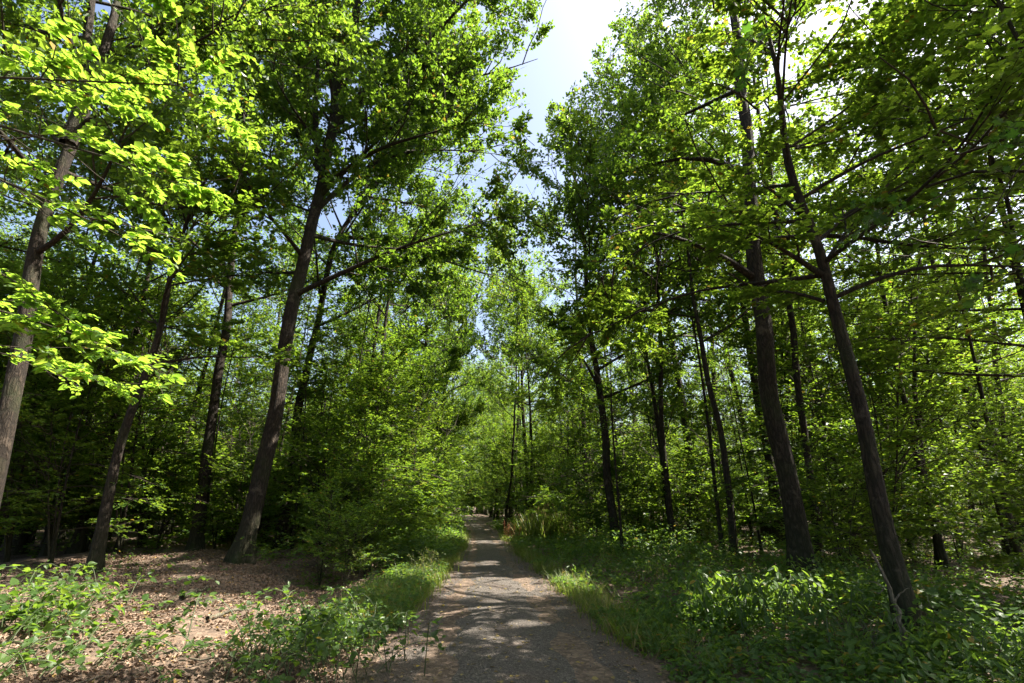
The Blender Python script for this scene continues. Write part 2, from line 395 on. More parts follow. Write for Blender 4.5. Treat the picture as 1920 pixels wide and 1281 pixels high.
# ------------------------------------------------------------------ trees: growing the skeleton
def polyline(start, d, L, n, rg, up=.06, jit=.12):
    """Batch of curved lines: start (M,3), d (M,3), L (M,) -> (M,n,3)."""
    M = len(start)
    P = np.empty((M, n, 3)); P[:, 0] = start
    d = nrm(d)
    for k in range(1, n):
        d = nrm(d + rg.normal(0, jit, (M, 3)) + np.array([0, 0, up]))
        P[:, k] = P[:, k - 1] + d * (L / (n - 1))[:, None]
    return P
def along(P, f):
    """Points and tangents at fractions f (M,) of lines P (M,n,3)."""
    M, n, _ = P.shape
    t = np.clip(f, 0, .9999) * (n - 1); i = t.astype(int); w = (t - i)[:, None]
    a, b = P[np.arange(M), i], P[np.arange(M), i + 1]
    return a * (1 - w) + b * w, nrm(b - a)

def grow(rg, path, rad, hb, Rc, nl, dens=1.0, size=.12, K=22, style='oak', limbs=None, bias=None, leader=True, el=(12, 62), only=False, twig=(.4, .9), br_len=1.0):
    """A tree in local coordinates: trunk line, limbs, branches, twigs and leaves."""
    H = path[-1, 2]
    L1 = []
    for l in (limbs or []): L1.append((np.asarray(l[0]), l[1]))
    if not only:
        for i in range(nl):
            u = ((i + rg.uniform(.2, .8)) / nl) ** .95
            z = hb + (H - hb) * u * .97
            k = np.searchsorted(path[:, 2], z); k = min(max(k, 1), len(path) - 1)
            w = (z - path[k - 1, 2]) / max(path[k, 2] - path[k - 1, 2], 1e-6)
            s = path[k - 1] * (1 - w) + path[k] * w
            az = i * 2.4 + rg.uniform(-.6, .6)
            e = R(el[0] + (el[1] - el[0]) * u + rg.uniform(-12, 12))
            d = np.array([math.cos(az) * math.cos(e), math.sin(az) * math.cos(e), math.sin(e)])
            L = Rc * (.78 + .5 * math.sin(math.pi * min(1, u * 1.15))) * (1 - .5 * u) * rg.uniform(.75, 1.2)
            if bias is not None: L *= 1 + .55 * float(np.dot(nrm(d[:2]), bias))
            r = min(float(np.interp(z, path[:, 2], rad)) * .5, .014 * L + .02)
            L1.append((polyline(s[None], d[None], np.array([L]), 8, rg, .05 if style == 'oak' else -.005, .13)[0], r))
        if leader:
            k = int(len(path) * .72)
            L1.append((resample(path[k:], 8), float(rad[k])))
    S, D, LEN, BRI = [], [], [], []
    for li, (P, r) in enumerate(L1):
        Lt = np.linalg.norm(np.diff(P, axis=0), axis=1).sum()
        m = max(5, int(Lt * 2.5 * dens))
        f = np.r_[rg.uniform(.18, 1, m - 1), .97] if len(P) else 0
        s, t = along(np.repeat(P[None], m, 0), f)
        up = np.array([0, 0, 1.0])
        side = nrm(np.cross(t, up) + rg.normal(0, .05, (m, 3))) * np.where(rg.random(m) < .5, -1, 1)[:, None]
        lift = rg.uniform(-.25, .6, (m, 1)) if style == 'oak' else rg.uniform(-.12, .18, (m, 1))
        d = t * rg.uniform(.4, 1.0, (m, 1)) + side * rg.uniform(.3, 1, (m, 1)) + up * lift
        d[-1] = t[-1]
        S.append(s); D.append(d); BRI.append(np.full(m, li))
        LEN.append(np.clip((.46 * Lt * (1 - .5 * f) + .45) * rg.uniform(.65, 1.25, m), .4, 2.8) * br_len)
    S, D, LEN = np.concatenate(S), np.concatenate(D), np.concatenate(LEN)
    BR = polyline(S, D, LEN, 5, rg, .05 if style == 'oak' else -.01, .16)
    cnt = np.maximum(3, np.round(LEN * 5.6)).astype(int)
    idx = np.repeat(np.arange(len(BR)), cnt); m = len(idx)
    f = rg.uniform(.12, 1, m)
    s, t = along(BR[idx], f)
    up = np.array([0, 0, 1.0])
    side = nrm(np.cross(t, up) + 1e-4) * np.where(rg.random(m) < .5, -1, 1)[:, None]
    lift = rg.uniform(-.4, .7, (m, 1)) if style == 'oak' else rg.uniform(-.12, .12, (m, 1))
    d = t * rg.uniform(.3, 1, (m, 1)) + side * rg.uniform(.3, 1, (m, 1)) + up * lift
    TL = rg.uniform(*twig, m)
    TW = polyline(s, d, TL, 3, rg, .03 if style == 'oak' else -.03, .15)
    cl = noise(TW[:, 1], .85, rg.uniform(0, 9)) + .4 * noise(TW[:, 1], 2.3, rg.uniform(0, 9))
    kk = rg.poisson(K * np.clip(1.0 + .95 * cl, .0, 2.1)); ti = np.repeat(np.arange(m), kk); q = len(ti)
    if style == 'oak':
        f = 1 - .8 * rg.random(q) ** 1.4
        p, t = along(TW[ti], f)
        o = rg.normal(0, 1, (q, 3)); D = nrm(nrm(o) + t * .7 + np.array([0, 0, -.1]))
        p = p + nrm(o) * (rg.random((q, 1)) * .09)
        Nn = np.array([0, 0, .9]) + rg.normal(0, .55, (q, 3))
    else:
        f = rg.uniform(.05, 1, q)
        p, t = along(TW[ti], f)
        sd = nrm(np.cross(t, up) + 1e-4) * np.where(rg.random(q) < .5, -1, 1)[:, None]
        D = t * .55 + sd * .9 + rg.normal(0, .18, (q, 3)) + np.array([0, 0, -.12])
        Nn = up + rg.normal(0, .28, (q, 3))
        p = p + rg.normal(0, .012, (q, 3))
    return dict(path=path, rad=rad, limbs=L1, br=BR, brr=np.clip(.006 + .007 * LEN, .006, .03), bri=np.concatenate(BRI), tw=TW, twb=idx, P=p, D=D, N=Nn, s=size * rg.uniform(.65, 1.25, q), ti=ti)

def trunk_mesh(path, rad, sides, mat, rg, flare=True, rough=.05):
    n = len(path)
    V, F = tubes(path[None], rad[None], sides)
    V = V.reshape(n, sides, 3)
    a = np.arange(sides) * 2 * math.pi / sides
    z = path[:, 2]
    q = np.stack([np.cos(a)[None] * np.ones((n, 1)) * 1.6, np.sin(a)[None] * np.ones((n, 1)) * 1.6, (z[:, None] * .55) * np.ones((1, sides))], -1)
    k = 1 + 1.3 * rough * noise(q * np.array([.5, .5, 1.0]), .8, rg.uniform(0, 9)) + rough * noise(q, 1.7, rg.uniform(0, 5)) + rough * .8 * np.sin(a * 7 + z[:, None] * .3 + rg.uniform(0, 6))
    if flare:
        k = k + np.exp(-np.clip(z, 0, 99) / .42)[:, None] * (.62 + .42 * np.cos(a * 5 + rg.uniform(0, 6))[None] + .2 * np.cos(a * 3 + rg.uniform(0, 6))[None])
    V = path[:, None] + (V - path[:, None]) * k[..., None]
    return mesh_np('trunk', V.reshape(-1, 3), F, mat, True)

def bark_lines(lines, sides, name, mat, tip=.28):
    """Several lines of one length of points as one mesh."""
    P = np.stack([l[0] for l in lines]); r = np.array([l[1] for l in lines])
    rr = r[:, None] * np.linspace(1, tip, P.shape[1])[None]
    V, F = tubes(P, rr, sides)
    return mesh_np(name, V, F, mat, True)

def data_meshes(d, base, rg, tmpl, lmat, bmat, prune=True, sides=14, rot=0.0, scale=1.0, near=False):
    """Meshes of a tree: trunk, each limb, twigs, crown, less what hangs in the opening over the track or in a hole of the canopy."""
    c, s_ = math.cos(rot), math.sin(rot)
    RM = np.array([[c, -s_, 0], [s_, c, 0], [0, 0, 1]])
    W = lambda p: (p.reshape(-1, 3) @ RM.T * scale + base)
    kb = np.ones(len(d['br']), bool); kt = np.ones(len(d['tw']), bool); kl = np.ones(len(d['P']), bool)
    if prune:
        kb = ~gap_mask(W(d['br'][:, -1]), 1) & ~gap_mask(W(d['br'][:, 3]), 1) & ~gap_mask(W(d['br'][:, 2]), 1) & ~(sun_mask(W(d['br'][:, 2])) & sun_mask(W(d['br'][:, -1])))
        kt = kb[d['twb']] & ~gap_mask(W(d['tw'][:, -1]), .9)
        kl = kt[d['ti']] & keep(W(d['P']))
        n = np.bincount(d['ti'], kl, minlength=len(kt)); n0 = np.bincount(d['ti'], minlength=len(kt))
        kt &= n > .4 * n0
        kb &= np.bincount(d['twb'][d['ti'][kl]], minlength=len(kb)) > 14
    return kb, kt, kl
def build_tree(name, d, base, label, cat, group, rg, tmpl=T_FAR, lmat=None, bmat=None, prune=True, sides=14, limb_parts=True, wide=1.0):
    base = np.asarray(base, float)
    kb, kt, kl = data_meshes(d, base, rg, tmpl, lmat, bmat, prune)
    root = empty(name, base, label, cat, group)
    obj('trunk', trunk_mesh(d['path'], d['rad'], sides, bmat, rg), root)
    nb = np.bincount(d['bri'], minlength=len(d['limbs'])); frac = np.bincount(d['bri'], kb, minlength=len(d['limbs'])) / np.maximum(nb, 1)
    for li, (P, r) in enumerate(d['limbs']):
        if prune and frac[li] < .55: continue
        if prune and gap_mask(base + P[len(P) // 2][None], .7)[0]: continue
        P2 = resample(P, 10)
        n = len(P2)
        if prune:
            bad = gap_mask(base + P2, 1.3)
            if bad.any(): n = max(3, int(np.argmax(bad)))
        o = obj('limb', bark_lines([(P2[:n], r)], 7, 'limb', bmat, .1), root)
    b = d['br'][kb]; t = d['tw'][kt]
    V1, F1 = tubes(b, d['brr'][kb][:, None] * np.linspace(1, .35, 5)[None], 4)
    t = t[::2, ::2]; V2, F2 = tubes(t, np.full((len(t), 2), .004) * np.array([1.2, .6]), 3)
    obj('twigs', mesh_np('twigs', np.r_[V1, V2], np.r_[F1, F2 + len(V1)], M_TWIG, True), root, 'stuff')
    obj('crown', leaf_mesh('crown', d['P'][kl], d['D'][kl], d['N'][kl], d['s'][kl], tmpl, lmat, rg, wide), root)
    return root, int(kl.sum())

NTRI = 0
def hero(name, label, pix, r0, H, hb, Rc, nl, mat=None, lmat=None, group=None, base_px=True, y=None, lean_y=0.0, limbs=None, seed=1, cat='tree', style='oak',
         dens=1.0, size=.135, K=20, bias=None, only=False, tmpl=T_FAR, el=(12, 62), sides=14, leader=True, prune=True, top_r=.22):
    """A tree whose trunk runs through the given picture points, its foot on the ground at the first of them."""
    global NTRI
    rg = np.random.default_rng(seed)
    if y is None:
        b = ground_at(*pix[0]); y0 = b[1]
    else:
        b = at(*pix[0], y); y0 = y; b[2] = float(height(b[0], b[1]))
    pts = [b - np.array([0, 0, .25]), b]
    for k, (u, v) in enumerate(pix[1:]):
        p = at(u, v, y0)
        p = at(u, v, y0 + lean_y * p[2]); pts.append(p)
    pts = np.array(pts)
    d = nrm(pts[-1] - pts[-2])
    if pts[-1, 2] < H:
        d = nrm(d * .6 + np.array([0, 0, .4])); pts = np.r_[pts, (pts[-1] + d * ((H - pts[-1, 2]) / d[2]))[None]]
    path = resample(pts, max(14, int(H * 3)))
    wv = np.clip(path[:, 2] / 3, 0, 1)[:, None] * np.stack([noise(np.stack([path[:, 2] * .45, np.full(len(path), seed)], -1), 1, seed), noise(np.stack([path[:, 2] * .45, np.full(len(path), seed + 9)], -1), 1, seed + 3)], -1)
    path[:, :2] += .07 * wv
    loc = path - b
    z = np.clip(loc[:, 2], 0, None)
    r0 *= .53
    rad = r0 * (1 - (1 - top_r) * (z / max(z)) ** 1.0)
    rad *= np.where(z > .92 * z.max(), np.clip((z.max() - z) / (.08 * z.max()) + .15, 0, 1), 1)
    LL = []
    for lp, lr in (limbs or []):
        q = np.array([at(u, v, y0 + dy + lean_y * 8) for (u, v, dy) in lp]) - b
        LL.append((resample(q, 10), lr))
    dd = grow(rg, loc, rad, hb, Rc * 1.22, int(nl * 1.35), dens, size * 1.05, K * .81, style, LL, None if bias is None else np.array(bias), leader, el, only)
    root, n = build_tree(name, dd, b, label, cat, group, rg, tmpl, lmat or M_OAK, mat or M_BARK, prune, sides)
    NTRI += n * len(tmpl[1])
    return root

TB = 'big trees standing left of the track'
TR = 'big trees standing right of the track'
BI = (1.0, 0.0)
# --- left of the track
hero('oak_tree', 'thick grey-barked tree at the left edge, forking in two high up', [(-60, 1125), (-22, 930), (20, 740), (60, 550), (88, 410), (118, 300), (150, 190), (172, 0)],
           .30, 21, 6.0, 4.6, 19, mat=M_BARK, group=TB, seed=3, K=22, limbs=[([(128, 270, 0), (165, 180, .1), (200, 90, .2), (225, 0, .3), (235, -120, .4)], .17)], sides=22)
hero('oak_tree', 'slim leaning tree with bare dead top twigs, left of the big oak', [(172, 1085), (200, 950), (228, 825), (265, 720), (300, 600), (335, 480), (358, 410), (395, 320), (415, 285)],
     .24, 10.6, 4.5, 3.0, 8, group=TB, seed=5, lmat=M_BEECH, style='beech', K=14, leader=False,
     limbs=[([(352, 430, 0), (340, 390, 0), (330, 350, .1), (325, 335, .1)], .03), ([(362, 405, 0), (390, 362, .1), (420, 360, .1), (438, 360, .1)], .025)])
hero('oak_tree', 'straight dark trunk with a thin twin stem, behind the slim leaning tree', [(366, 1035), (385, 880), (405, 740), (425, 560), (445, 430), (465, 310), (505, 180), (515, 100)],
     .34, 24, 8, 4.6, 19, group=TB, seed=7, y=17.5, K=22, limbs=[([(452, 400, -.3), (455, 300, -.4), (457, 220, -.4), (458, 150, -.4)], .12)])
A_LIMBS = [
    ([(600, 320, 0), (588, 270, 0), (590, 190, .3), (600, 100, .5), (590, 0, .8)], .13),
    ([(612, 285, 0), (640, 195, 0), (660, 90, -.4), (672, 20, -.6), (690, -80, -.8)], .17),
    ([(625, 245, 0), (690, 150, .3), (760, 90, .6), (830, 40, .9), (900, -20, 1.2)], .15),
    ([(635, 215, 0), (705, 165, -.6), (800, 80, -1.2), (880, 0, -1.8), (930, -60, -2.4)], .13),
    ([(635, 215, 0), (700, 168, .4), (800, 160, .8), (890, 150, 1.0), (985, 122, 1.2), (1050, 95, 1.3)], .11),
    ([(600, 360, 0), (650, 312, -.5), (720, 268, -1.0), (800, 255, -1.4), (870, 230, -1.6)], .10),
    ([(598, 390, 0), (700, 290, .8), (815, 272, 1.2), (870, 285, 1.5), (940, 290, 1.8)], .09),
    ([(605, 330, 0), (560, 260, .4), (520, 190, .8), (480, 130, 1.1)], .09),
    ([(660, 90, -.4), (720, 20, -.2), (790, -50, 0), (850, -110, .2)], .09),
]
hero('oak_tree', 'big oak with reddish-brown trunk leaning towards the track, limbs fanned across the sky', [(448, 1052), (468, 985), (490, 890), (525, 720), (560, 540), (590, 380), (612, 285)],
     .43, 22, 7, 4.0, 15, group=TB, seed=9, limbs=A_LIMBS, K=31, leader=False, sides=24, bias=BI, top_r=.45)
hero('oak_tree', 'dark crooked oak right behind the big leaning oak, with a long low bough', [(526, 1018), (545, 880), (575, 700), (598, 580), (622, 470), (650, 420), (690, 370), (730, 310)],
     .36, 20, 8, 4.2, 14, group=TB, seed=13, y=19.5, K=23, bias=BI,
     limbs=[([(632, 445, 0), (700, 443, -.3), (765, 468, -.8), (840, 490, -1.2), (925, 520, -1.6)], .10), ([(650, 420, 0), (690, 330, .5), (760, 300, 1), (850, 330, 1.4)], .09),
            ([(690, 370, 0), (760, 380, .8), (830, 395, 1.2), (890, 410, 1.5)], .07)])
hero('oak_tree', 'slender tree hung with leaves just left of the far track, branching in a fan', [(712, 1000), (714, 850), (716, 720), (720, 620), (728, 560)],
     .24, 23, 6, 5.0, 20, group=TB, seed=15, y=25, K=26, bias=BI)
hero('oak_tree', 'light green tree leaning over the far end of the track from its left', [(770, 985), (775, 850), (790, 740), (830, 690)],
     .26, 24, 5, 5.2, 20, group=TB, seed=17, y=36, K=20, lmat=M_BEECH)
# --- right of the track
hero('oak_tree', 'bare slim dark trunk nearest the track edge, on its right', [(1158, 1040), (1142, 920), (1126, 760), (1112, 640), (1103, 540), (1098, 460), (1080, 360), (1066, 300)],
     .30, 17.5, 5, 4.6, 18, group=TR, seed=21, K=20,
     limbs=[([(1122, 725, 0), (1085, 655, .3), (1045, 612, .6), (1000, 585, 1)], .06), ([(1098, 460, 0), (1060, 410, .4), (1010, 400, .8), (960, 430, 1.2)], .06), ([(1103, 520, 0), (1160, 450, .3), (1210, 400, .6)], .07)])
hero('oak_tree', 'twin-stemmed dark tree next to the slim trunk at the track edge', [(1266, 1036), (1250, 900), (1240, 740), (1234, 620), (1232, 520)],
     .20, 22, 7, 4.4, 19, group=TR, seed=23, K=20, limbs=[([(1262, 1010, .3), (1243, 900, .5), (1236, 780, .6), (1205, 640, .8), (1190, 520, .9)], .13)])
hero('oak_tree', 'thin tree with a dead snapped stem, between the twin-stemmed tree and the thick trunk', [(1378, 1058), (1368, 930), (1345, 800), (1325, 690), (1308, 590)],
     .19, 13, 6, 3.2, 9, group=TR, seed=25, K=17, lmat=M_BEECH, style='beech')
hero('oak_tree', 'thickest trunk right of the track, upright with smooth brown bark', [(1512, 1105), (1492, 965), (1470, 850), (1445, 720), (1425, 600), (1412, 480), (1403, 300), (1390, 150)],
     .37, 23, 6.5, 4.6, 17, group=TR, seed=27, K=30, size=.112, sides=22, limbs=[([(1412, 520, 0), (1340, 470, -.6), (1260, 440, -1), (1180, 430, -1.4)], .09), ([(1403, 330, 0), (1330, 290, .6), (1240, 300, 1.2), (1150, 330, 1.8)], .09),
            ([(1395, 220, 0), (1320, 140, .5), (1230, 100, 1), (1150, 80, 1.4)], .10)])
hero('oak_tree', 'dark straight trunk half hidden behind the thickest trunk', [(1540, 1078), (1526, 960), (1510, 830), (1490, 650), (1470, 500)],
     .20, 23, 6, 4.2, 17, group=TR, seed=29, K=18)
hero('oak_tree', 'dark leaning tree behind the broken dead stem, forking halfway up', [(1712, 1205), (1678, 1060), (1645, 920), (1620, 790), (1585, 650), (1555, 560), (1530, 460), (1500, 360), (1480, 270), (1466, 190)],
     .205, 9.3, 3.8, 3.1, 13, group=TR, seed=31, K=40, size=.088, lmat=M_BEECH, style='beech', sides=18,
     limbs=[([(1540, 515, 0), (1480, 475, -.2), (1420, 440, -.4), (1370, 425, -.5)], .045), ([(1500, 400, 0), (1450, 360, .2), (1420, 340, .3)], .04), ([(1545, 500, 0), (1580, 440, .3), (1620, 400, .5)], .04), ([(1545, 565, 0), (1480, 545, .3), (1420, 550, .5)], .03)])
hero('oak_tree', 'slim many-stemmed tree between the leaning tree and the right edge', [(1768, 1062), (1748, 960), (1722, 850), (1690, 740), (1665, 620), (1650, 520), (1640, 430)],
     .17, 14, 5, 3.4, 10, group=TR, seed=33, K=18, lmat=M_BEECH, style='beech',
     limbs=[([(1738, 920, .1), (1712, 760, .2), (1715, 600, .3), (1728, 470, .4)], .075), ([(1715, 830, 0), (1745, 700, -.2), (1790, 590, -.3)], .05)])
hero('oak_tree', 'thin dark tree at the right edge among sunny leaves', [(1902, 1052), (1893, 900), (1882, 780), (1866, 640), (1850, 500)],
     .19, 17, 5, 3.8, 12, group=TR, seed=35, K=18)
hero('oak_tree', 'near tree leaning in at the right edge with a dark bough reaching over', [(2030, 1180), (1985, 900), (1935, 620), (1900, 480), (1885, 380), (1852, 270)],
     .12, 9.5, 5.2, 2.4, 6, group=TR, seed=37, K=26, size=.085, lmat=M_BEECH, style='beech',
     limbs=[([(1960, 160, -.5), (1860, 180, -.2), (1790, 195, 0), (1740, 215, .2), (1705, 205, .4)], .05), ([(1752, 222, .1), (1725, 285, .2), (1690, 335, .3), (1650, 380, .3)], .025)])
hero('oak_tree', 'dark trunk by the seeding grass at the right of the track', [(1106, 990), (1098, 860), (1092, 740), (1085, 600)],
     .26, 18, 7, 4.2, 12, group=TR, seed=39, y=26, K=18)
hero('oak_tree', 'pair-forming slim trunk just past the sunny grass, leaning away from the track', [(945, 1003), (958, 900), (965, 800), (968, 690)],
     .17, 15, 6, 3.6, 11, group=TR, seed=41, y=33, K=16, lmat=M_BEECH)
hero('oak_tree', 'straight trunk standing deeper behind the sunny grass', [(1000, 985), (996, 860), (994, 760), (985, 600)],
     .22, 17, 7, 4.0, 12, group=TR, seed=43, y=34, K=16)

# ------------------------------------------------------------------ the wood behind: copies of a few trees, with saplings under them
def straight(H, r0, rg, lean=.04):
    z = np.r_[-.25, np.linspace(0, H, int(H * 1.6))]
    p = np.zeros((len(z), 3)); p[:, 2] = z
    ph = rg.uniform(0, 6, 4); a = rg.uniform(0, 6.28)
    p[:, 0] = lean * math.cos(a) * z + .012 * H * np.sin(z / H * 5 + ph[0]) - .012 * H * math.sin(ph[0])
    p[:, 1] = lean * math.sin(a) * z + .012 * H * np.sin(z / H * 4 + ph[1]) - .012 * H * math.sin(ph[1])
    zz = np.clip(z, 0, None)
    return p, r0 * (1 - .85 * zz / H)
PROTO = []
for k, (H, r0, hb, Rc, nl, st, lm, sz, K, dens) in enumerate([
        (19, .19, 7, 4.0, 15, 'oak', M_OAK, .16, 9, .8), (17, .15, 5, 3.6, 15, 'oak', M_BEECH, .155, 9, .8), (21, .22, 9, 4.2, 15, 'oak', M_OAK, .16, 9, .8), (13, .10, 3.0, 3.2, 16, 'beech', M_BEECH, .145, 10, .8), (11, .055, 4.0, 1.9, 12, 'beech', M_BEECH, .13, 9, .8)]):
    rg = np.random.default_rng(100 + k)
    p, r = straight(H, r0, rg)
    PROTO.append((grow(rg, p, r, hb, Rc, nl, dens, sz, K, st), lm, H))
SAPL = []
for k, (H, r0, hb, Rc, nl, sz, K) in enumerate([(5.5, .030, .5, 2.0, 24, .12, 13), (3.6, .022, .25, 1.7, 20, .11, 13), (8.5, .045, 1.0, 2.4, 30, .125, 13), (2.2, .016, .1, 1.3, 15, .10, 12)]):
    rg = np.random.default_rng(200 + k)
    p, r = straight(H, r0, rg, .08)
    ex = []
    for j in range(2):
        a = rg.uniform(0, 6.28)
        ex.append((polyline(np.zeros((1, 3)), np.array([[.25 * math.cos(a), .25 * math.sin(a), 1]]), np.array([H * .8]), 8, rg, .03, .06)[0], r0 * .8))
    SAPL.append((grow(rg, p, r, hb, Rc, nl, 1.0, sz, K, 'beech', ex, el=(5, 50), br_len=.8), M_BEECH, H))

def proto_meshes(d, lm, rg, kt=None, kl=None):
    a = trunk_mesh(d['path'], d['rad'], 9, M_BARK, rg)
    lines = [(resample(P, 10), r) for P, r in d['limbs']]
    full = np.bincount(d['twb'][d['ti']], minlength=len(d['br'])) > 10
    b = d['br'][full]
    V0, F0 = tubes(np.stack([l[0] for l in lines]), np.array([l[1] for l in lines])[:, None] * np.linspace(1, .3, 10)[None], 5)
    V1, F1 = tubes(b, d['brr'][full][:, None] * np.linspace(1, .35, 5)[None], 3)
    B = mesh_np('branches', np.r_[V0, V1], np.r_[F0, F1 + len(V0)], M_TWIG, True)
    kl = np.ones(len(d['P']), bool) if kl is None else kl
    C = leaf_mesh('crown', d['P'][kl], d['D'][kl], d['N'][kl], d['s'][kl], T_FAR, lm, rg)
    return a, B, C
SHARED = {}
def place(kind, k, x, y, rot, sc, label, cat, name, group):
    global NTRI
    d, lm, H = (PROTO if kind == 't' else SAPL)[k]
    z = float(height(x, y))
    key = (kind, k)
    if key not in SHARED:
        SHARED[key] = proto_meshes(d, lm, np.random.default_rng(7)); NTRI += len(d['P']) * 2
    a, B, C = SHARED[key]
    c, s_ = math.cos(rot), math.sin(rot)
    RM = np.array([[c, -s_, 0], [s_, c, 0], [0, 0, 1]])
    W = d['P'] @ RM.T * sc + np.array([x, y, z])
    kl = keep(W)
    if (~kl).mean() > (.05 if y < 32 else .10):
        if kl.mean() < .25: return None
        rg = np.random.default_rng(7)
        C = leaf_mesh('crown', d['P'][kl], d['D'][kl], d['N'][kl], d['s'][kl], T_FAR, lm, rg); NTRI += int(kl.sum()) * 2
        if kind == 't':
            kb = keep(d['br'][:, 3] @ RM.T * sc + np.array([x, y, z])) & (np.bincount(d['twb'][d['ti'][kl]], minlength=len(d['br'])) > 10)
            if (~kb).any():
                lines = [(resample(P, 10), r) for P, r in d['limbs'] if not gap_mask((P[-1] @ RM.T * sc + np.array([x, y, z]))[None], .8)[0]]
                V1, F1 = tubes(d['br'][kb], d['brr'][kb][:, None] * np.linspace(1, .35, 5)[None], 3)
                if lines:
                    V0, F0 = tubes(np.stack([l[0] for l in lines]), np.array([l[1] for l in lines])[:, None] * np.linspace(1, .3, 10)[None], 5)
                    V1, F1 = np.r_[V0, V1], np.r_[F0, F1 + len(V0)]
                B = mesh_np('branches', V1, F1, M_TWIG, True)
    root = empty(name, (x, y, z), label, cat, group)
    root.rotation_euler = (0, 0, rot); root.scale = (sc, sc, sc)
    obj('trunk', a, root); o = obj('twigs', B, root, 'stuff'); obj('crown', C, root)
    return root

taken = [np.array(o.location[:2]) for o in SC.objects if o.parent is None and o.name.startswith('oak_tree')]
def free(x, y, dmin, lst):
    p = np.array([x, y])
    return all(np.hypot(*(p - q)) > dmin for q in lst)
rg = np.random.default_rng(5)
LAND_ = [(-900, 'left of the thick grey-barked trunk'), (130, 'behind the thick grey-barked trunk'), (300, 'behind the slim leaning tree'), (470, 'behind the straight twin-stemmed trunk'), (640, 'behind the big leaning oak'),
         (820, 'left of the far track'), (960, 'close to the far track'), (1060, 'behind the sunny tall grass'), (1200, 'behind the slim track-edge trunk'), (1330, 'behind the twin-stemmed dark tree'), (1450, 'left of the thickest trunk'), (1600, 'right of the thickest trunk'),
         (1780, 'behind the many-stemmed slim tree'), (1960, 'behind the right-hand thin tree'), (9999, 'outside the right edge')]
def where(x, y):
    zc = y * math.cos(PITCH) - .1
    u = 960 + x / zc * FPX
    d = math.hypot(x, y)
    dep = 'close' if d < 22 else 'farther' if d < 34 else 'deep in the wood' if d < 50 else 'farthest off'
    for lim, t in LAND_[1:]:
        if u < lim: break
    else: t = LAND_[-1][1]
    if u < 60: t = LAND_[0][1]
    return dep, t
LABT = ['tall dark-stemmed tree', 'light green young tree', 'high-crowned old tree', 'low-branched hornbeam', 'thin dark pole-like tree']
nT = 0
for _ in range(6000):
    y = rg.uniform(12, 105); x = rg.uniform(-62, 62)
    u = x - float(pathx(y))
    lim = 1.05 * y + 5
    if abs(x) > lim or abs(u) < (3.6 if y > 24 else 6.5): continue
    if y > 60 and abs(u) > 30: continue
    if math.hypot(x, y) < 17 : continue
    if not free(x, y, 4.6 + .028 * y, taken): continue
    k = int(rg.integers(0, 4))
    side = 'left' if u < 0 else 'right'
    if place('t', k, x, y, rg.uniform(0, 6.28), rg.uniform(.82, 1.12), ' '.join((LABT[k],) + where(x, y)), 'tree', 'forest_tree', f'{LABT[k]}s ' + ' '.join(where(x, y))) is None: continue
    taken.append(np.array([x, y])); nT += 1
    if nT >= 105: break
n = 0
for _ in range(3000):
    y = rg.uniform(9.5, 38); x = rg.uniform(-26, 26); u = x - float(pathx(y))
    if abs(x) > 1.02 * y or (u < 0 and u > -4.6) or (u > 0 and u < 3.0) or (u < 0 and y < 16): continue
    if not free(x, y, 1.6, taken): continue
    if place('t', 4, x, y, rg.uniform(0, 6.28), rg.uniform(.6, 1.25), ' '.join((LABT[4],) + where(x, y)), 'tree', 'slim_tree', f'{LABT[4]}s ' + ' '.join(where(x, y))) is None: continue
    taken.append(np.array([x, y])); n += 1
    if n >= 105: break
for x, y, k in [(-13, 118, 1), (-9.5, 122, 3), (-17, 121, 0), (-6.5, 116, 3), (-12, 128, 2), (-20, 116, 1), (-4, 124, 1)]:
    place('t', k, x, y, rg.uniform(0, 6.28), 1.0, 'tree closing the view at the far end of the track', 'tree', 'forest_tree', 'trees closing the far end of the track')
for x, y, k in [(-6.2, 43, 1), (-6.8, 51, 0), (-8.4, 30, 0), (-6.6, 33, 2), (-10.5, 33.5, 1), (-5.6, 38.5, 0), (-.2, 46, 0), (-1.5, 56, 1), (-8.2, 62, 2), (-2.6, 66, 0), (-9.6, 74, 1), (-3.8, 78, 2), (-7.2, 95, 0), (-5.2, 92, 1), (-9.5, 99, 3), (9.6, 19, 0), (13, 21, 1), (8.2, 24, 2), (16.5, 18, 1), (12.5, 26.5, 0), (-14, 17.5, 1), (-16, 12.5, 0)]:
    if place('t', k, x, y, rg.uniform(0, 6.28), 1.0, ' '.join((LABT[k],) + where(x, y)), 'tree', 'forest_tree', f'{LABT[k]}s ' + ' '.join(where(x, y))): taken.append(np.array([x, y]))
for x, y, k in [(-5.5, -1.5, 1), (-9, .5, 0), (-6.5, -7, 2), (-12, -6, 3), (-4.6, -13, 0), (-10, -14, 1), (-15, -1, 2), (-16, -12, 0), (-6, -21, 2), (5.6, -4, 1), (6, -11, 2), (10, -9, 0), (5.4, -18, 3), (12, -17, 1), (17, -8, 2), (-13, 4.5, 0), (-18, 7, 1), (9, -25, 0), (-12, -24, 2), (0.5, -32, 1), (-3, -36, 0), (4, -34, 2)]:
    place('t', k, x, y, rg.uniform(0, 6.28), 1.05, 'tree of the wood behind the viewer, outside the picture', 'tree', 'forest_tree', 'trees behind the viewer')
for x, y, k in [(-6.2, 104, 2), (-8.2, 91, 0), (-4.4, 98, 2), (-7, 112, 2), (-9.4, 108, 0), (-5.5, 118, 2), (-3, 106, 1), (-11.5, 100, 1)]:
    place('t', k, x, y, rg.uniform(0, 6.28), 1.3, 'tree closing the view at the far end of the track', 'tree', 'forest_tree', 'trees closing the far end of the track')
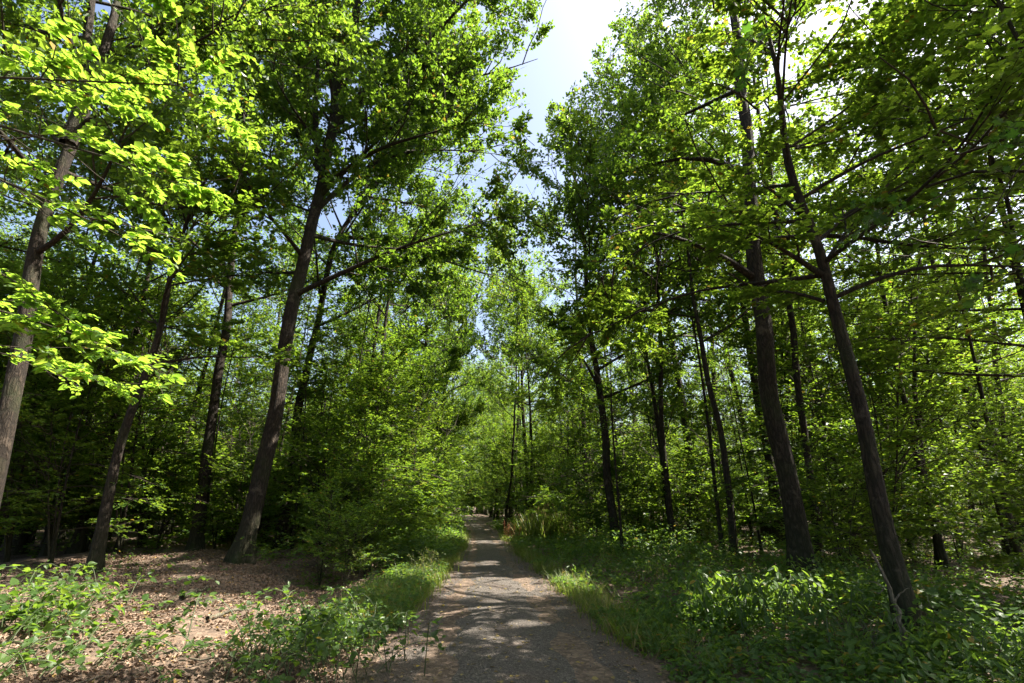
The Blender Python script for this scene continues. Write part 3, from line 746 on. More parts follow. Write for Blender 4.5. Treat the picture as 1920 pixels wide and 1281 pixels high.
# trees just outside the frame on the sunny side, whose shade falls into the picture
for x, y, k in [(11.5, 5.0, 0), (14.5, 9.5, 2), (17, 3.0, 0), (9.0, 1.0, 1), (19, 13, 2), (13, -2.5, 0), (9.4, 4.6, 3), (10.6, 10.0, 3), (9.8, 8.3, 3), (8.8, 6.6, 4), (7.0, 4.9, 4)]:
    place('t', k, x, y, rg.uniform(0, 6.28), 1.0, 'tall tree beside the track, reaching in from outside the right edge', 'tree', 'forest_tree', 'trees reaching in from the right edge')
LABS = ['bushy flat-sprayed sapling', 'low leafy thicket bush', 'tall thin-stemmed sapling', 'knee-high seedling bush']
taken2 = list(taken); nS = 0
SIGHT = [(1150, 19.2), (1258, 18.4), (1370, 14.7), (1490, 11), (1650, 7), (1740, 14), (380, 17.4), (470, 14.4), (545, 19.5), (210, 11.4)]
def hides(x, y):
    u = 960 + x / (y * math.cos(PITCH)) * FPX
    return any(y < yh and abs(u - uh) < 55 for uh, yh in SIGHT)
def sapling(k, x, y, sc, lab=None, grp=None, name='hornbeam_sapling'):
    if hides(x, y): return None
    return place('s', k, x, y, rg.uniform(0, 6.28), sc, ' '.join((lab or LABS[k],) + where(x, y)), 'sapling', name, (grp or LABS[k]) + ' ' + ' '.join(where(x, y)))
for _ in range(9000):
    y = rg.uniform(13, 75); x = rg.uniform(-48, 48)
    u = x - float(pathx(y))
    if abs(x) > 1.05 * y + 3: continue
    if u < 0 and y < 16.5 and u > -18: continue
    if u > 0 and y < 16: continue
    if abs(u) < 3.4 or (y > 45 and abs(u) > 22): continue
    if not free(x, y, 1.15 + .014 * y, taken2): continue
    k = int(rg.choice([0, 1, 2, 3], p=[.36, .12, .46, .06]))
    if sapling(k, x, y, rg.uniform(.8, 1.25)) is None: continue
    taken2.append(np.array([x, y])); nS += 1
    if nS >= 260: break
# the leafy edge along the left of the track, and the bushes beyond the litter floor
for i, (x, y, k, s) in enumerate([(-4.6, 17.5, 0, 1.0), (-4.9, 20.5, 2, 1.0), (-4.6, 23.5, 0, 1.2), (-5.0, 27, 2, 1.1), (-5.0, 30.5, 0, 1.25), (-5.9, 35, 2, 1.15), (-6.2, 40, 0, 1.3), (-7.6, 46, 2, 1.2), (-8.2, 52, 2, 1.2), (-9.5, 58, 2, 1.3),
                                 (-6.0, 15.2, 1, 1.0), (-6.6, 18.8, 2, .9), (-4.0, 25, 3, 1.1), (-4.2, 29, 3, 1.3), (-5.0, 33, 3, 1.3), (-3.7, 21.5, 3, 1.0), (-5.2, 14.4, 1, .7), (-4.5, 13.0, 3, .8), (-4.7, 15.8, 1, .8), (-5.7, 16.4, 1, .95), (-3.7, 12.2, 3, .6), (-5.9, 13.2, 3, .6), (-4.1, 17.0, 3, .9), (-5.2, 11.9, 3, .5), (-3.9, 14.6, 3, .75)]):
    sapling(k, x, y, s, 'sunlit track-edge bush', 'leafy bushes along the left track edge')
for i, (x, y, k, s) in enumerate([(-13.8, 15.0, 2, .95), (-11.9, 16.6, 2, 1.0), (-15.2, 17.6, 2, 1.1), (-13.2, 19.3, 2, 1.1), (-11.4, 13.6, 2, .8), (-16.4, 14.8, 2, 1.0), (-13.0, 12.6, 2, .85),
                                 (-17.5, 19.5, 0, 1.3), (-11.0, 21.5, 0, 1.3), (-15.0, 22.0, 0, 1.3), ]):
    sapling(k, x, y, s, 'thin-stemmed sapling over the litter', 'saplings standing in the left wood floor')
for i, (x, y, k, s) in enumerate([(8.5, 12.5, 2, .8), (9.0, 9.3, 1, .8), (4.6, 20, 1, .9), (2.2, 29, 1, .9), (1.4, 34, 0, 1.0), (8.2, 7.0, 1, .8), (7.9, 9.8, 2, .75), (10.7, 12.9, 2, .85), (6.4, 10.6, 1, .7), (9.8, 15.4, 2, .9), (14.5, 15, 2, 1.0), (.6, 40, 2, 1), (-.4, 47, 0, 1.1), (-1.8, 54, 2, 1.1)]):
    sapling(k, x, y, s, 'dim leafy bush among trunks', 'leafy bushes between the right trunks')

for _ in range(700):
    y = rg.uniform(17.5, 34); x = float(pathx(y)) - rg.uniform(4.6, 24)
    if abs(x) > 1.02 * y or not free(x, y, .95, taken2): continue
    if sapling(int(rg.choice([1, 3, 1])), x, y, rg.uniform(.8, 1.25), 'low leafy bush', 'low bushes on the left wood floor', 'low_bush') is None: continue
    taken2.append(np.array([x, y])); nS += 1
    if nS >= 315: break
for _ in range(400):
    y = rg.uniform(12.5, 32); x = float(pathx(y)) + rg.uniform(3.4, 18)
    if abs(x) > 1.02 * y or not free(x, y, 1.0, taken2): continue
    if sapling(int(rg.choice([1, 3])), x, y, rg.uniform(.7, 1.1), 'low leafy bush', 'low bushes between the right trunks', 'low_bush') is None: continue
    taken2.append(np.array([x, y])); nS += 1
    if nS >= 355: break
n = 0
for _ in range(4000):
    y = rg.uniform(34, 112); x = rg.uniform(-85, 85); u = x - float(pathx(y)); d = math.hypot(x, y)
    if abs(x) > 1.08 * y + 3 or abs(u) < 2.4 or (y > 75 and abs(u) > 34) or (y < 60 and d < 46): continue
    if not free(x, y, 3.2, taken2): continue
    if sapling((2, 0, 1)[int(rg.integers(0, 3))], x, y, rg.uniform(1.2, 1.6), 'leafy sapling', 'distant saplings', 'thicket') is None: continue  # far saplings: scaled-up copies of the nearer ones, added to fill the distance
    taken2.append(np.array([x, y])); n += 1
    if n >= 150: break
for x in np.r_[np.arange(-20, 6, 1.6), np.arange(-10, -3, .9)]:
    sapling((1, 3, 0, 1)[n % 4], x, 86 + (max(0, -9 - x)) * .2 + rg.uniform(-1.5, 4), rg.uniform(1.3, 1.9), 'leafy thicket across the end of the track', 'thickets closing the track', 'thicket'); n += 1

# ------------------------------------------------------------------ near foliage: leaves one by one
def near_leaf(name, outline, mat, bend, fold, sx):
    """outline: half outline [(x, y)] from the base to the tip; a midrib folds it, the blade bends along its length."""
    o = np.array(outline); n = len(o)
    ys = o[:, 1]
    zb = lambda y: -bend * y * y
    mid = np.stack([np.zeros(n), ys, zb(ys)], -1)
    rt = np.stack([o[:, 0] * sx, ys, zb(ys) + o[:, 0] * fold], -1); lf = rt * np.array([-1, 1, 1])
    V = np.r_[mid, rt, lf]; F = []
    for i in range(n - 1):
        F += [(i, n + i, n + i + 1), (i, n + i + 1, i + 1), (i, i + 1, 2 * n + i + 1), (i, 2 * n + i + 1, 2 * n + i)]
    F = [f for f in F if len({tuple(np.round(V[j], 6)) for j in f}) == 3]
    return mesh_np(name, V, np.array(F), mat, True)
OVAL = [(0, 0), (.20, .12), (.33, .32), (.33, .55), (.20, .80), (0, 1)]
HEART = [(0, 0), (.30, .03), (.42, .22), (.38, .48), (.20, .76), (0, 1)]
LANCE = [(0, 0), (.11, .15), (.17, .38), (.14, .62), (.07, .84), (0, 1)]
MAPL = [(0, .0), (.30, -.06), (.22, .12), (.52, .30), (.30, .42), (.40, .70), (.18, .66), (0, 1)]
def variants(outl, mat): return [near_leaf('leaf', outl, mat, b, f, s) for b, f, s in ((.15, .3, 1), (.05, .12, 1.05), (.3, .2, .95), (-.08, .25, 1), (.2, .5, .9))]
V_BEECH, V_MAPLE = variants(OVAL, M_BRIGHT), variants(MAPL, M_MAPLE)
V_BRAM, V_LANCE = variants(HEART, M_HERBN), variants(LANCE, M_HERBN)

def leaf_parts(root, P, D, N, s, var, mat, limit, rg, tmpl=T_MID):
    """The leaves nearest the eye one object each, the others in one mesh. World coordinates in."""
    base = np.array(root.location)
    D = nrm(D); N = nrm(N - D * np.sum(N * D, 1, keepdims=True)); B = np.cross(D, N)
    f = np.array([0, math.cos(PITCH), math.sin(PITCH)]); r_ = P - np.array([0, 0, EYE])
    zc = r_ @ f; xx = r_[:, 0] / np.maximum(zc, .1) * FPX; yy = (r_ @ np.array([0, -math.sin(PITCH), math.cos(PITCH)])) / np.maximum(zc, .1) * FPX
    vis = (zc > .2) & (np.abs(xx) < 975) & (np.abs(yy) < 655)
    order = np.argsort(np.where(vis, -s / np.maximum(zc, .1), 1.0))
    one = order[:limit]; rest = order[limit:]
    for i in one:
        o = bpy.data.objects.new('leaf', var[int(rg.integers(0, len(var)))])
        COL.objects.link(o); o.parent = root
        M = np.eye(4); M[:3, 0] = B[i] * s[i]; M[:3, 1] = D[i] * s[i]; M[:3, 2] = N[i] * s[i]; M[:3, 3] = P[i] - base
        o.matrix_basis = Matrix(M.tolist())
    if len(rest):
        obj('leaves', leaf_mesh('leaves', P[rest] - base, D[rest], N[rest], s[rest], tmpl, mat, rg), root, 'stuff')

def near_tree(name, label, base, trunk_pts, r0, boughs, seed, var, mat, size, K, style='beech', limit=300, dens=1.0, twig=(.25, .5), br_len=.6, cat='tree'):
    rg = np.random.default_rng(seed)
    base = np.array([base[0], base[1], float(height(base[0], base[1]))])
    root = empty(name, base, label, cat)
    path = resample(np.array(trunk_pts) + np.array([base[0], base[1], 0]), 24) - base
    rad = r0 * np.linspace(1, .35, len(path))
    LL = [(resample(np.array(b), 8) - base, r) for b, r in boughs]
    d = grow(rg, path, rad, 1, 1, 0, dens, size, K, style, LL, only=True, twig=twig, br_len=br_len)
    obj('trunk', trunk_mesh(path, rad, 14, M_BARK, rg), root)
    for l in d['limbs']: obj('limb', bark_lines([l], 6, 'limb', M_TWIG), root)
    V1, F1 = tubes(d['br'], d['brr'][:, None] * .5 * np.linspace(1, .35, 5)[None], 4)
    V2, F2 = tubes(d['tw'], np.full((len(d['tw']), 3), .0022), 3)
    obj('twigs', mesh_np('twigs', np.r_[V1, V2], np.r_[F1, F2 + len(V1)], M_TWIG, True), root, 'stuff')
    leaf_parts(root, d['P'] + base, d['D'], d['N'] + rg.normal(0, .22, d['N'].shape), d['s'] * rg.uniform(.6, 1.25, len(d['s'])), var, mat, limit, rg)
    return root
bough = lambda pts, y: np.array([at(u, v, y + dy) for u, v, dy in pts])
near_tree('beech_tree', 'young beech reaching glowing yellow-green sprays in from the left edge', (-6.2, 3.4), [(0, 0, -.2), (.05, 0, 2), (.1, .05, 4), (.2, .1, 6.2)], .09, [
    (bough([(-520, 120, .3), (-200, 140, .2), (40, 145, 0), (190, 155, -.1), (335, 160, -.1)], 3.2), .018),
    (bough([(-520, 160, .3), (-160, 190, .2), (30, 240, 0), (150, 290, 0), (270, 315, .1)], 3.0), .02),
    (bough([(-480, 230, .3), (-160, 280, .1), (20, 330, 0), (110, 395, 0), (200, 430, 0)], 3.1), .018),
    (bough([(-480, 300, .3), (-200, 330, .3), (-20, 260, .3), (90, 235, .3), (190, 255, .3)], 3.3), .015),
    (bough([(-480, 420, .3), (-200, 440, .2), (-20, 480, .1), (60, 540, .1), (110, 590, .1)], 3.2), .014),
    (bough([(-480, 520, .3), (-200, 540, .3), (0, 575, .2), (130, 615, .2), (265, 680, .2)], 3.5), .016),
    (bough([(-480, 620, .5), (-250, 640, .4), (-40, 640, .3), (60, 680, .3), (160, 700, .3)], 3.8), .012)],
    61, V_BEECH, M_BRIGHT, .066, 25, limit=300, dens=1.8, br_len=.38, twig=(.16, .32))
near_tree('maple_tree', 'maple hanging dark lobed leaves into the top right corner, near the camera', (5.2, 2.8), [(0, 0, -.2), (-.05, .1, 2), (-.1, .2, 4), (-.2, .3, 6.5)], .10, [
    (bough([(2300, -300, 0), (1900, -260, .2), (1650, -180, .3), (1500, -60, .4), (1440, 60, .5)], 3.0), .014),
    (bough([(2250, 150, 0), (2050, 200, .1), (1950, 260, .2), (1890, 330, .2), (1860, 400, .3)], 2.9), .012),
    (bough([(2250, 380, 0), (2050, 420, .2), (1940, 480, .4), (1880, 520, .5)], 3.0), .010),
    (bough([(2250, 150, .3), (2000, 240, .5), (1850, 330, .7), (1740, 370, .9), (1650, 430, 1.0)], 3.4), .010)],
    63, V_MAPLE, M_MAPLE, .085, 5, style='oak', limit=260, dens=.6, br_len=.42, twig=(.12, .3))

def bush(name, label, cat, base, stems, seed, var, mat, size, per_m, droop=.0, limit=250, tmpl=T_MID, flat=.3):
    """A plant of arching stems (world coordinates) set with leaves."""
    rg = np.random.default_rng(seed)
    root = empty(name, base, label, cat)
    S = np.stack([resample(s, 9) for s in stems]); b = np.array(base)
    L = np.linalg.norm(np.diff(S, axis=1), axis=2).sum(1)
    V, F = tubes(S - b, np.full((len(S), 9), .006) * np.linspace(1, .4, 9), 4)
    obj('stem', mesh_np('stem', V, F, M_STEM, True, rnd=np.full(len(F), .4)), root, 'stuff')
    cnt = np.maximum(3, (L * per_m).astype(int)); i = np.repeat(np.arange(len(S)), cnt); q = len(i)
    p, t = along(S[i], rg.uniform(.25, 1, q))
    up = np.array([0, 0, 1.0])
    sd = nrm(np.cross(t, up) + rg.normal(0, .3, (q, 3))) * np.where(rg.random(q) < .5, -1, 1)[:, None]
    D = sd + t * .4 + np.array([0, 0, -droop]) + rg.normal(0, .2, (q, 3))
    N = up + rg.normal(0, flat, (q, 3)) + sd * droop * .8
    p = p + sd * rg.uniform(.01, .09, (q, 1))
    p[:, 2] = np.maximum(p[:, 2], height(p[:, 0], p[:, 1]) + .03)
    leaf_parts(root, p, D, N, size * rg.uniform(.6, 1.25, q), var, mat, limit, rg, tmpl)
    return root
def arch(rg, bx, by, n, Lr, Hr, spread):
    out = []
    for _ in range(n):
        a = rg.uniform(0, 6.28); L = rg.uniform(*Lr); h = rg.uniform(*Hr)
        sx, sy = bx + rg.normal(0, spread), by + rg.normal(0, spread)
        t = np.linspace(0, 1, 9); x = sx + math.cos(a) * L * t; y = sy + math.sin(a) * L * t
        out.append(np.stack([x, y, height(x, y) + h * np.sin(math.pi * np.minimum(t * .75 + .02, 1))], -1))
    return out
rg = np.random.default_rng(71)
def gp(u, v): return ground_at(u, v)
q = gp(60, 1190); bush('bramble_bush', 'pale sunlit bramble trailing over dry leaves in the lower left corner', 'bramble', q, arch(rg, q[0] - .2, q[1], 70, (.4, .9), (.15, .55), .55), 1, V_BRAM, M_HERBN, .098, 16, limit=300)
q = gp(90, 1258); bush('bramble_bush', 'leafy bramble patch lowest in the left corner, partly over dry leaves', 'bramble', q, arch(rg, q[0] - .15, q[1], 34, (.3, .7), (.12, .4), .45), 12, V_BRAM, M_HERBN, .085, 14, limit=260)
q = gp(130, 1140); bush('bramble_bush', 'arching bramble shoots behind the pale bramble, against the dark wood floor', 'bramble', q, arch(rg, q[0] - .2, q[1], 22, (.5, .9), (.35, .7), .45), 2, V_BRAM, M_HERBN, .095, 13, limit=200)
q = gp(420, 1275); bush('bramble_bush', 'small bramble seedlings scattered on the sunny dry leaves', 'bramble', q, arch(rg, q[0], q[1], 6, (.15, .35), (.06, .16), .4), 3, V_BRAM, M_HERBN, .07, 13, limit=80)
q = gp(300, 1240); bush('bramble_bush', 'thin bramble runners on the dry leaves beside the pale bramble', 'bramble', q, arch(rg, q[0], q[1], 9, (.25, .6), (.08, .18), .35), 8, V_BRAM, M_HERBN, .08, 10, limit=90)
q = gp(600, 1255); bush('dogwood_bush', 'dark shaded bush at the left edge of the track, lowest in the picture', 'bush', q, arch(rg, q[0], q[1], 66, (.25, .8), (.2, .72), .5), 4, V_BRAM, M_HERBN, .072, 20, limit=300)
q = gp(520, 1275); bush('dogwood_bush', 'dark leafy shoots between the dry leaves and the shaded track-edge bush', 'bush', q, arch(rg, q[0], q[1], 26, (.25, .7), (.2, .55), .4), 5, V_BRAM, M_HERBN, .072, 16, limit=160)
q = gp(1410, 1180); bush('balsam_plant', 'sunlit clump of drooping narrow leaves in front of the thickest trunk', 'plant', q, arch(rg, q[0], q[1], 64, (.15, .5), (.45, .85), .45), 6, V_LANCE, M_HERBN, .13, 15, droop=.9, limit=300, flat=.4)
q = gp(1840, 1270); bush('balsam_plant', 'pale leafy plant by the broken dead stem in the lower right corner', 'plant', q, arch(rg, q[0], q[1], 16, (.2, .5), (.3, .6), .5), 7, V_LANCE, M_HERBN, .095, 14, droop=.4, limit=220)
q = gp(1590, 1215); bush('balsam_plant', 'drooping-leaved plant between the sunlit clump and the broken dead stem', 'plant', q, arch(rg, q[0], q[1], 16, (.15, .45), (.4, .7), .35), 9, V_LANCE, M_HERBN, .12, 12, droop=.8, limit=160)

# ------------------------------------------------------------------ ground cover
def herb_field(name, label, X, Y, Hh, k, size, mat, tmpl, rg, droop=.15, wide=1.0):
    Zg = height(X, Y)
    i = np.repeat(np.arange(len(X)), k); q = len(i)
    f = rg.uniform(.2, 1, q)
    a = rg.uniform(0, 6.28, q); rad = rg.uniform(0, .12, q) + .05 * Hh[i]
    P = np.stack([X[i] + np.cos(a) * rad, Y[i] + np.sin(a) * rad, Zg[i] + Hh[i] * f], -1)
    D = np.stack([np.cos(a), np.sin(a), rg.normal(0, .35, q) - droop], -1)
    N = np.array([0, 0, 1.0]) + rg.normal(0, .32, (q, 3))
    m = np.abs(P[:, 0] - pathx(P[:, 1])) > halfw(P[:, 1]) - .12
    me = leaf_mesh(name, P[m], D[m], N[m], size * rg.uniform(.6, 1.3, m.sum()), tmpl, mat, rg, wide)
    o = obj(name, me, kind='stuff')
    o['label'] = label
    return o
rg = np.random.default_rng(81)
def scatter(n, ulo, uhi, ylo, yhi, side, seed, thr=-9, power=1.0):
    y = ylo + (yhi - ylo) * rg.random(n) ** power
    u = halfw(y) + ulo + (uhi - ulo) * rg.random(n)
    x = pathx(y) + side * u
    p = np.stack([x, y], -1)
    m = noise(p, .8, seed) > thr
    m &= sun_clear(x, y)
    return x[m], y[m]
def sun_clear(x, y): return np.ones(len(x), bool)
# right verge: dense herbs of several sorts, in clumps
def verge(n, seed, thr, hlo, hhi, k, size, tmpl, wide, droop, label, ulo=-.05, uhi=5.4, ylo=4.5, yhi=17):
    x, y = scatter(n, ulo, uhi, ylo, yhi, 1, seed, thr)
    p = np.stack([x, y], -1)
    h = np.clip(hlo + (hhi - hlo) * (.28 * (x - pathx(y) - halfw(y)) + .35 * noise(p, .9, seed + 2) + .1), hlo, hhi * 1.25) * rg.uniform(.7, 1.3, len(x))
    herb_field('verge_herbs', label, x, y, h, k, size, M_HERB, tmpl, rg, droop, wide)
verge(1500, 1, -.6, .10, .38, 13, .075, T_MID, 1.0, .1, 'low dark green herbs covering the right verge of the track')
verge(900, 12, .22, .2, .52, 20, .085, T_MID, .62, .75, 'taller drooping-leaved plants in clumps on the right verge')
verge(800, 5, -1.6, .12, .42, 15, .075, T_MID, 1.0, .2, 'dense low herbs on the near right verge', -.05, 4.6, 4.2, 9)
verge(700, 17, .15, .12, .50, 12, .10, T_OAK, 1.15, .15, 'broad-leaved herbs in patches on the right verge')
x, y = scatter(1800, 0, 7, 17, 45, 1, 1, -.7, 1.4)
h = np.clip(.25 + .15 * (x - pathx(y) - halfw(y)), .2, .8) * rg.uniform(.7, 1.3, len(x))
herb_field('verge_herbs', 'taller herbs along the right verge farther up the track', x, y, h, 13, .12, M_HERB, T_FAR, rg)
# left verge: a narrow strip, high farther off
x, y = scatter(900, -.1, 1.15, 6.5, 16, -1, 2, -.6)
herb_field('verge_herbs', 'yellow-green weeds in a narrow strip along the left track edge', x, y, rg.uniform(.08, .36, len(x)), 18, .06, M_HERB, T_MID, rg)
x, y = scatter(1700, -.1, 3.2, 16, 50, -1, 2, -.8, 1.4)
h = np.clip(.35 + .25 * (pathx(y) - x - halfw(y)), .3, 1.1) * rg.uniform(.7, 1.2, len(x))
herb_field('verge_herbs', 'waist-high weeds along the left verge farther up the track', x, y, h, 14, .12, M_HERB, T_FAR, rg)
# wood floor: sparse seedlings both sides
x, y = scatter(520, 1.4, 14, 6, 22, -1, 3, .25)
herb_field('seedlings', 'sparse seedlings on the dry leaf floor of the left wood', x, y, rg.uniform(.06, .28, len(x)), 9, .085, M_HERB, T_MID, rg)
x, y = scatter(1500, 5, 16, 6, 26, 1, 3, -.4)
herb_field('seedlings', 'seedlings and herbs under the trees of the right wood', x, y, rg.uniform(.1, .55, len(x)), 11, .095, M_HERB, T_FAR, rg)

def blades(X, Y, per, Hm, mat, rg, name, label, spread=.12, lean=.35):
    i = np.repeat(np.arange(len(X)), per); q = len(i)
    px = X[i] + rg.normal(0, spread, q); py = Y[i] + rg.normal(0, spread, q)
    a = rg.uniform(0, 6.28, q)
    D = np.stack([np.cos(a) * lean, np.sin(a) * lean, np.ones(q)], -1) + rg.normal(0, .12, (q, 3))
    N = np.stack([np.cos(a), np.sin(a), np.full(q, -.4)], -1)
    P = np.stack([px, py, height(px, py) - .01], -1)
    me = leaf_mesh(name, P, D, N, Hm * rg.uniform(.5, 1.3, q), T_BLADE, mat, rg)
    return me
x1, y1 = scatter(420, -.12, .5, 5, 30, 1, 5, -.3); x2, y2 = scatter(1100, -.14, .9, 7.5, 30, -1, 5, -.6)
x3, y3 = scatter(260, .3, 5, 5, 22, 1, 6, .0)
o = obj('grass', blades(np.r_[x1, x2, x3], np.r_[y1, y2, y3], 16, .34, M_GRASS, rg, 'grass', ''), kind='stuff'); o['label'] = 'thin grass along both edges of the track'
# the tall grass in the sun, right of the track
q = np.array([1.15, 24.6])
root = empty('tall_grass', (q[0], q[1], float(height(*q))), 'tall sunlit grass with seed heads at the right edge of the track', 'grass clump')
X = q[0] + rg.normal(.5, .6, 60); Y = q[1] + rg.normal(0, 1.1, 60)
me = blades(X, Y, 26, 1.15, M_GRASS, rg, 'blades', '', .15, .16); me.transform(Matrix.Translation(-root.location)); obj('blades', me, root, 'stuff')
n = 70; sx, sy = q[0] + rg.normal(.5, .55, n), q[1] + rg.normal(0, 1.0, n); hz = rg.uniform(1.1, 1.55, n)
b = np.stack([sx, sy, height(sx, sy)], -1); tp = b + np.stack([rg.normal(0, .12, n), rg.normal(0, .12, n), hz], -1)
Vs, Fs = tubes(np.stack([b, (b + tp) / 2, tp], 1) - np.array(root.location), np.full((n, 3), .004), 3)
obj('stalks', mesh_np('stalks', Vs, Fs, M_GRASS, True, rnd=np.full(len(Fs), .95)), root, 'stuff')
hd = np.stack([tp - nrm(tp - b) * .22, tp - nrm(tp - b) * .1, tp], 1) - np.array(root.location)
Vs, Fs = tubes(hd, np.array([.006, .018, .003])[None] * np.ones((n, 1)), 5)
obj('seed_heads', mesh_np('seed_heads', Vs, Fs, M_GRASS, True, rnd=np.full(len(Fs), .97)), root, 'stuff')
# dock: the russet stalks at the edge of the grass
q2 = np.array([-.05, 23.6]); root = empty('dock_plant', (q2[0], q2[1], float(height(*q2))), 'russet dry dock stalks at the edge of the sunlit grass', 'plant')
n = 9; sx, sy = q2[0] + rg.normal(0, .16, n), q2[1] + rg.normal(0, .25, n); b = np.stack([sx, sy, height(sx, sy)], -1)
tp = b + np.stack([rg.normal(0, .1, n), rg.normal(0, .1, n), rg.uniform(.55, .95, n)], -1); i = np.repeat(np.arange(n), 60)
f = rg.uniform(.35, 1, len(i))[:, None]; P = b[i] * (1 - f) + tp[i] * f + rg.normal(0, .02, (len(i), 3)) - np.array(root.location)
M_DOCK = leaf_mat('dock_seed', (.16, .06, .025), (.28, .11, .05), (.12, .04, .015), (.2, .08, .03), gloss=.6, mix=.3)
Vs, Fs = tubes(np.stack([b, (b + tp) / 2, tp], 1) - np.array(root.location), np.full((n, 3), .005), 3)
obj('stalks', mesh_np('stalks', Vs, Fs, M_DOCK, True, rnd=np.full(len(Fs), .5)), root, 'stuff')
obj('seed_heads', leaf_mesh('seed_heads', P, rg.normal(0, 1, P.shape), rg.normal(0, 1, P.shape), np.full(len(P), .035), T_FAR, M_DOCK, rg), root, 'stuff')

# leaf litter on the wood floor, fallen leaves and stones on the track
def litter(n, xr, yr, size, name, label, mat, rg, cond, lift=.012, power=1.0):
    x = rg.uniform(*xr, n); y = yr[0] + (yr[1] - yr[0]) * rg.random(n) ** power
    m = cond(x, y) & (noise(np.stack([x, y], -1), 1.1, 4) + .8 * noise(np.stack([x, y], -1), 3.1, 9) > rg.uniform(-1.6, .5, n)); x, y = x[m], y[m]; n = len(x)
    a = rg.uniform(0, 6.28, n)
    P = np.stack([x, y, height(x, y) + lift + rg.uniform(0, .02, n)], -1)
    D = np.stack([np.cos(a), np.sin(a), rg.normal(0, .25, n)], -1)
    N = np.array([0, 0, 1.0]) + rg.normal(0, .35, (n, 3))
    T = (T_FAR[0] * np.array([1.1, 1, 3.0]), T_FAR[1])
    o = obj(name, leaf_mesh(name, P, D, N, size * rg.uniform(.5, 1.3, n), T, mat, rg), kind='stuff'); o['label'] = label
    return o
off = lambda x, y: np.abs(x - pathx(y)) > halfw(y) + .1
litter(52000, (-12, -1.2), (4.5, 17), .058, 'leaf_litter', 'dry pinkish-brown leaf litter on the floor of the left wood', M_DRY, rg, lambda x, y: off(x, y) & (x < 0), power=1.3)
litter(14000, (1.2, 13), (4.5, 17), .065, 'leaf_litter', 'dry brown leaf litter under the trees on the right', M_DRY, rg, lambda x, y: off(x, y) & (x > 0))
n = 520
x = rg.uniform(-12, -1.5, n); y = 4.6 + 12 * rg.random(n) ** 1.2; mm = off(x, y); x, y = x[mm], y[mm]; n = len(x)
a = rg.uniform(0, 6.28, n); L = rg.uniform(.08, .45, n)
P0 = np.stack([x, y, height(x, y) + .03], -1); dv = np.stack([np.cos(a), np.sin(a), rg.normal(0, .08, n)], -1) * L[:, None]
Vs, Fs = tubes(np.stack([P0, P0 + dv * .5 + rg.normal(0, .012, (n, 3)), P0 + dv], 1), rg.uniform(.003, .009, (n, 1)) * np.array([[1, .9, .6]]), 4)
o = obj('fallen_twigs', mesh_np('fallen_twigs', Vs, Fs, M_DEAD, True), kind='stuff'); o['label'] = 'thin dry twigs strewn over the leaf litter'
def on_track(n, ylo, yhi, size, mat, name, label, edge):
    y = ylo + (yhi - ylo) * rg.random(n) ** 1.3
    u = np.sign(rg.normal(0, 1, n)) * (1 - (1 - edge) * rg.random(n)) if edge else rg.uniform(-1, 1, n)
    x = pathx(y) + u * halfw(y) * .99
    a = rg.uniform(0, 6.28, n); P = np.stack([x, y, height(x, y) + .028], -1)
    D = np.stack([np.cos(a), np.sin(a), rg.normal(0, .1, n)], -1); N = np.array([0, 0, 1.0]) + rg.normal(0, .2, (n, 3))
    o = obj(name, leaf_mesh(name, P, D, N, size * rg.uniform(.5, 1.3, n), T_MID, mat, rg), kind='stuff'); o['label'] = label
on_track(700, 4.6, 16, .055, M_FALLEN, 'fallen_leaves', 'scattered yellowish leaves lying on the track', 0)
on_track(1800, 4.6, 20, .042, M_DRY, 'fallen_leaves', 'brown leaf crumbs along the edges of the track', .62)
n = 1500
y = 4.4 + 12 * rg.random(n) ** 1.5; x = pathx(y) + rg.uniform(-.98, .98, n) * halfw(y); r_ = rg.uniform(.004, .011, n) * (1 + (rg.random(n) > .97) * .8)
o8 = np.array([(1, 0, 0), (0, 1, 0), (-1, 0, 0), (0, -1, 0), (0, 0, .8), (0, 0, -.6)]); f8 = np.array([(0, 1, 4), (1, 2, 4), (2, 3, 4), (3, 0, 4), (1, 0, 5), (2, 1, 5), (3, 2, 5), (0, 3, 5)])
Vg = (np.stack([x, y, height(x, y) + .022], -1)[:, None] + o8[None] * r_[:, None, None] * rg.uniform(.6, 1.3, (n, 6, 1))).reshape(-1, 3)
Fg = (f8[None] + (np.arange(n) * 6)[:, None, None]).reshape(-1, 3)
o = obj('gravel', mesh_np('gravel', Vg, Fg, M_STONE, False, rnd=np.repeat(rg.random(n), 8)), kind='stuff'); o['label'] = 'loose grey stones on the track'

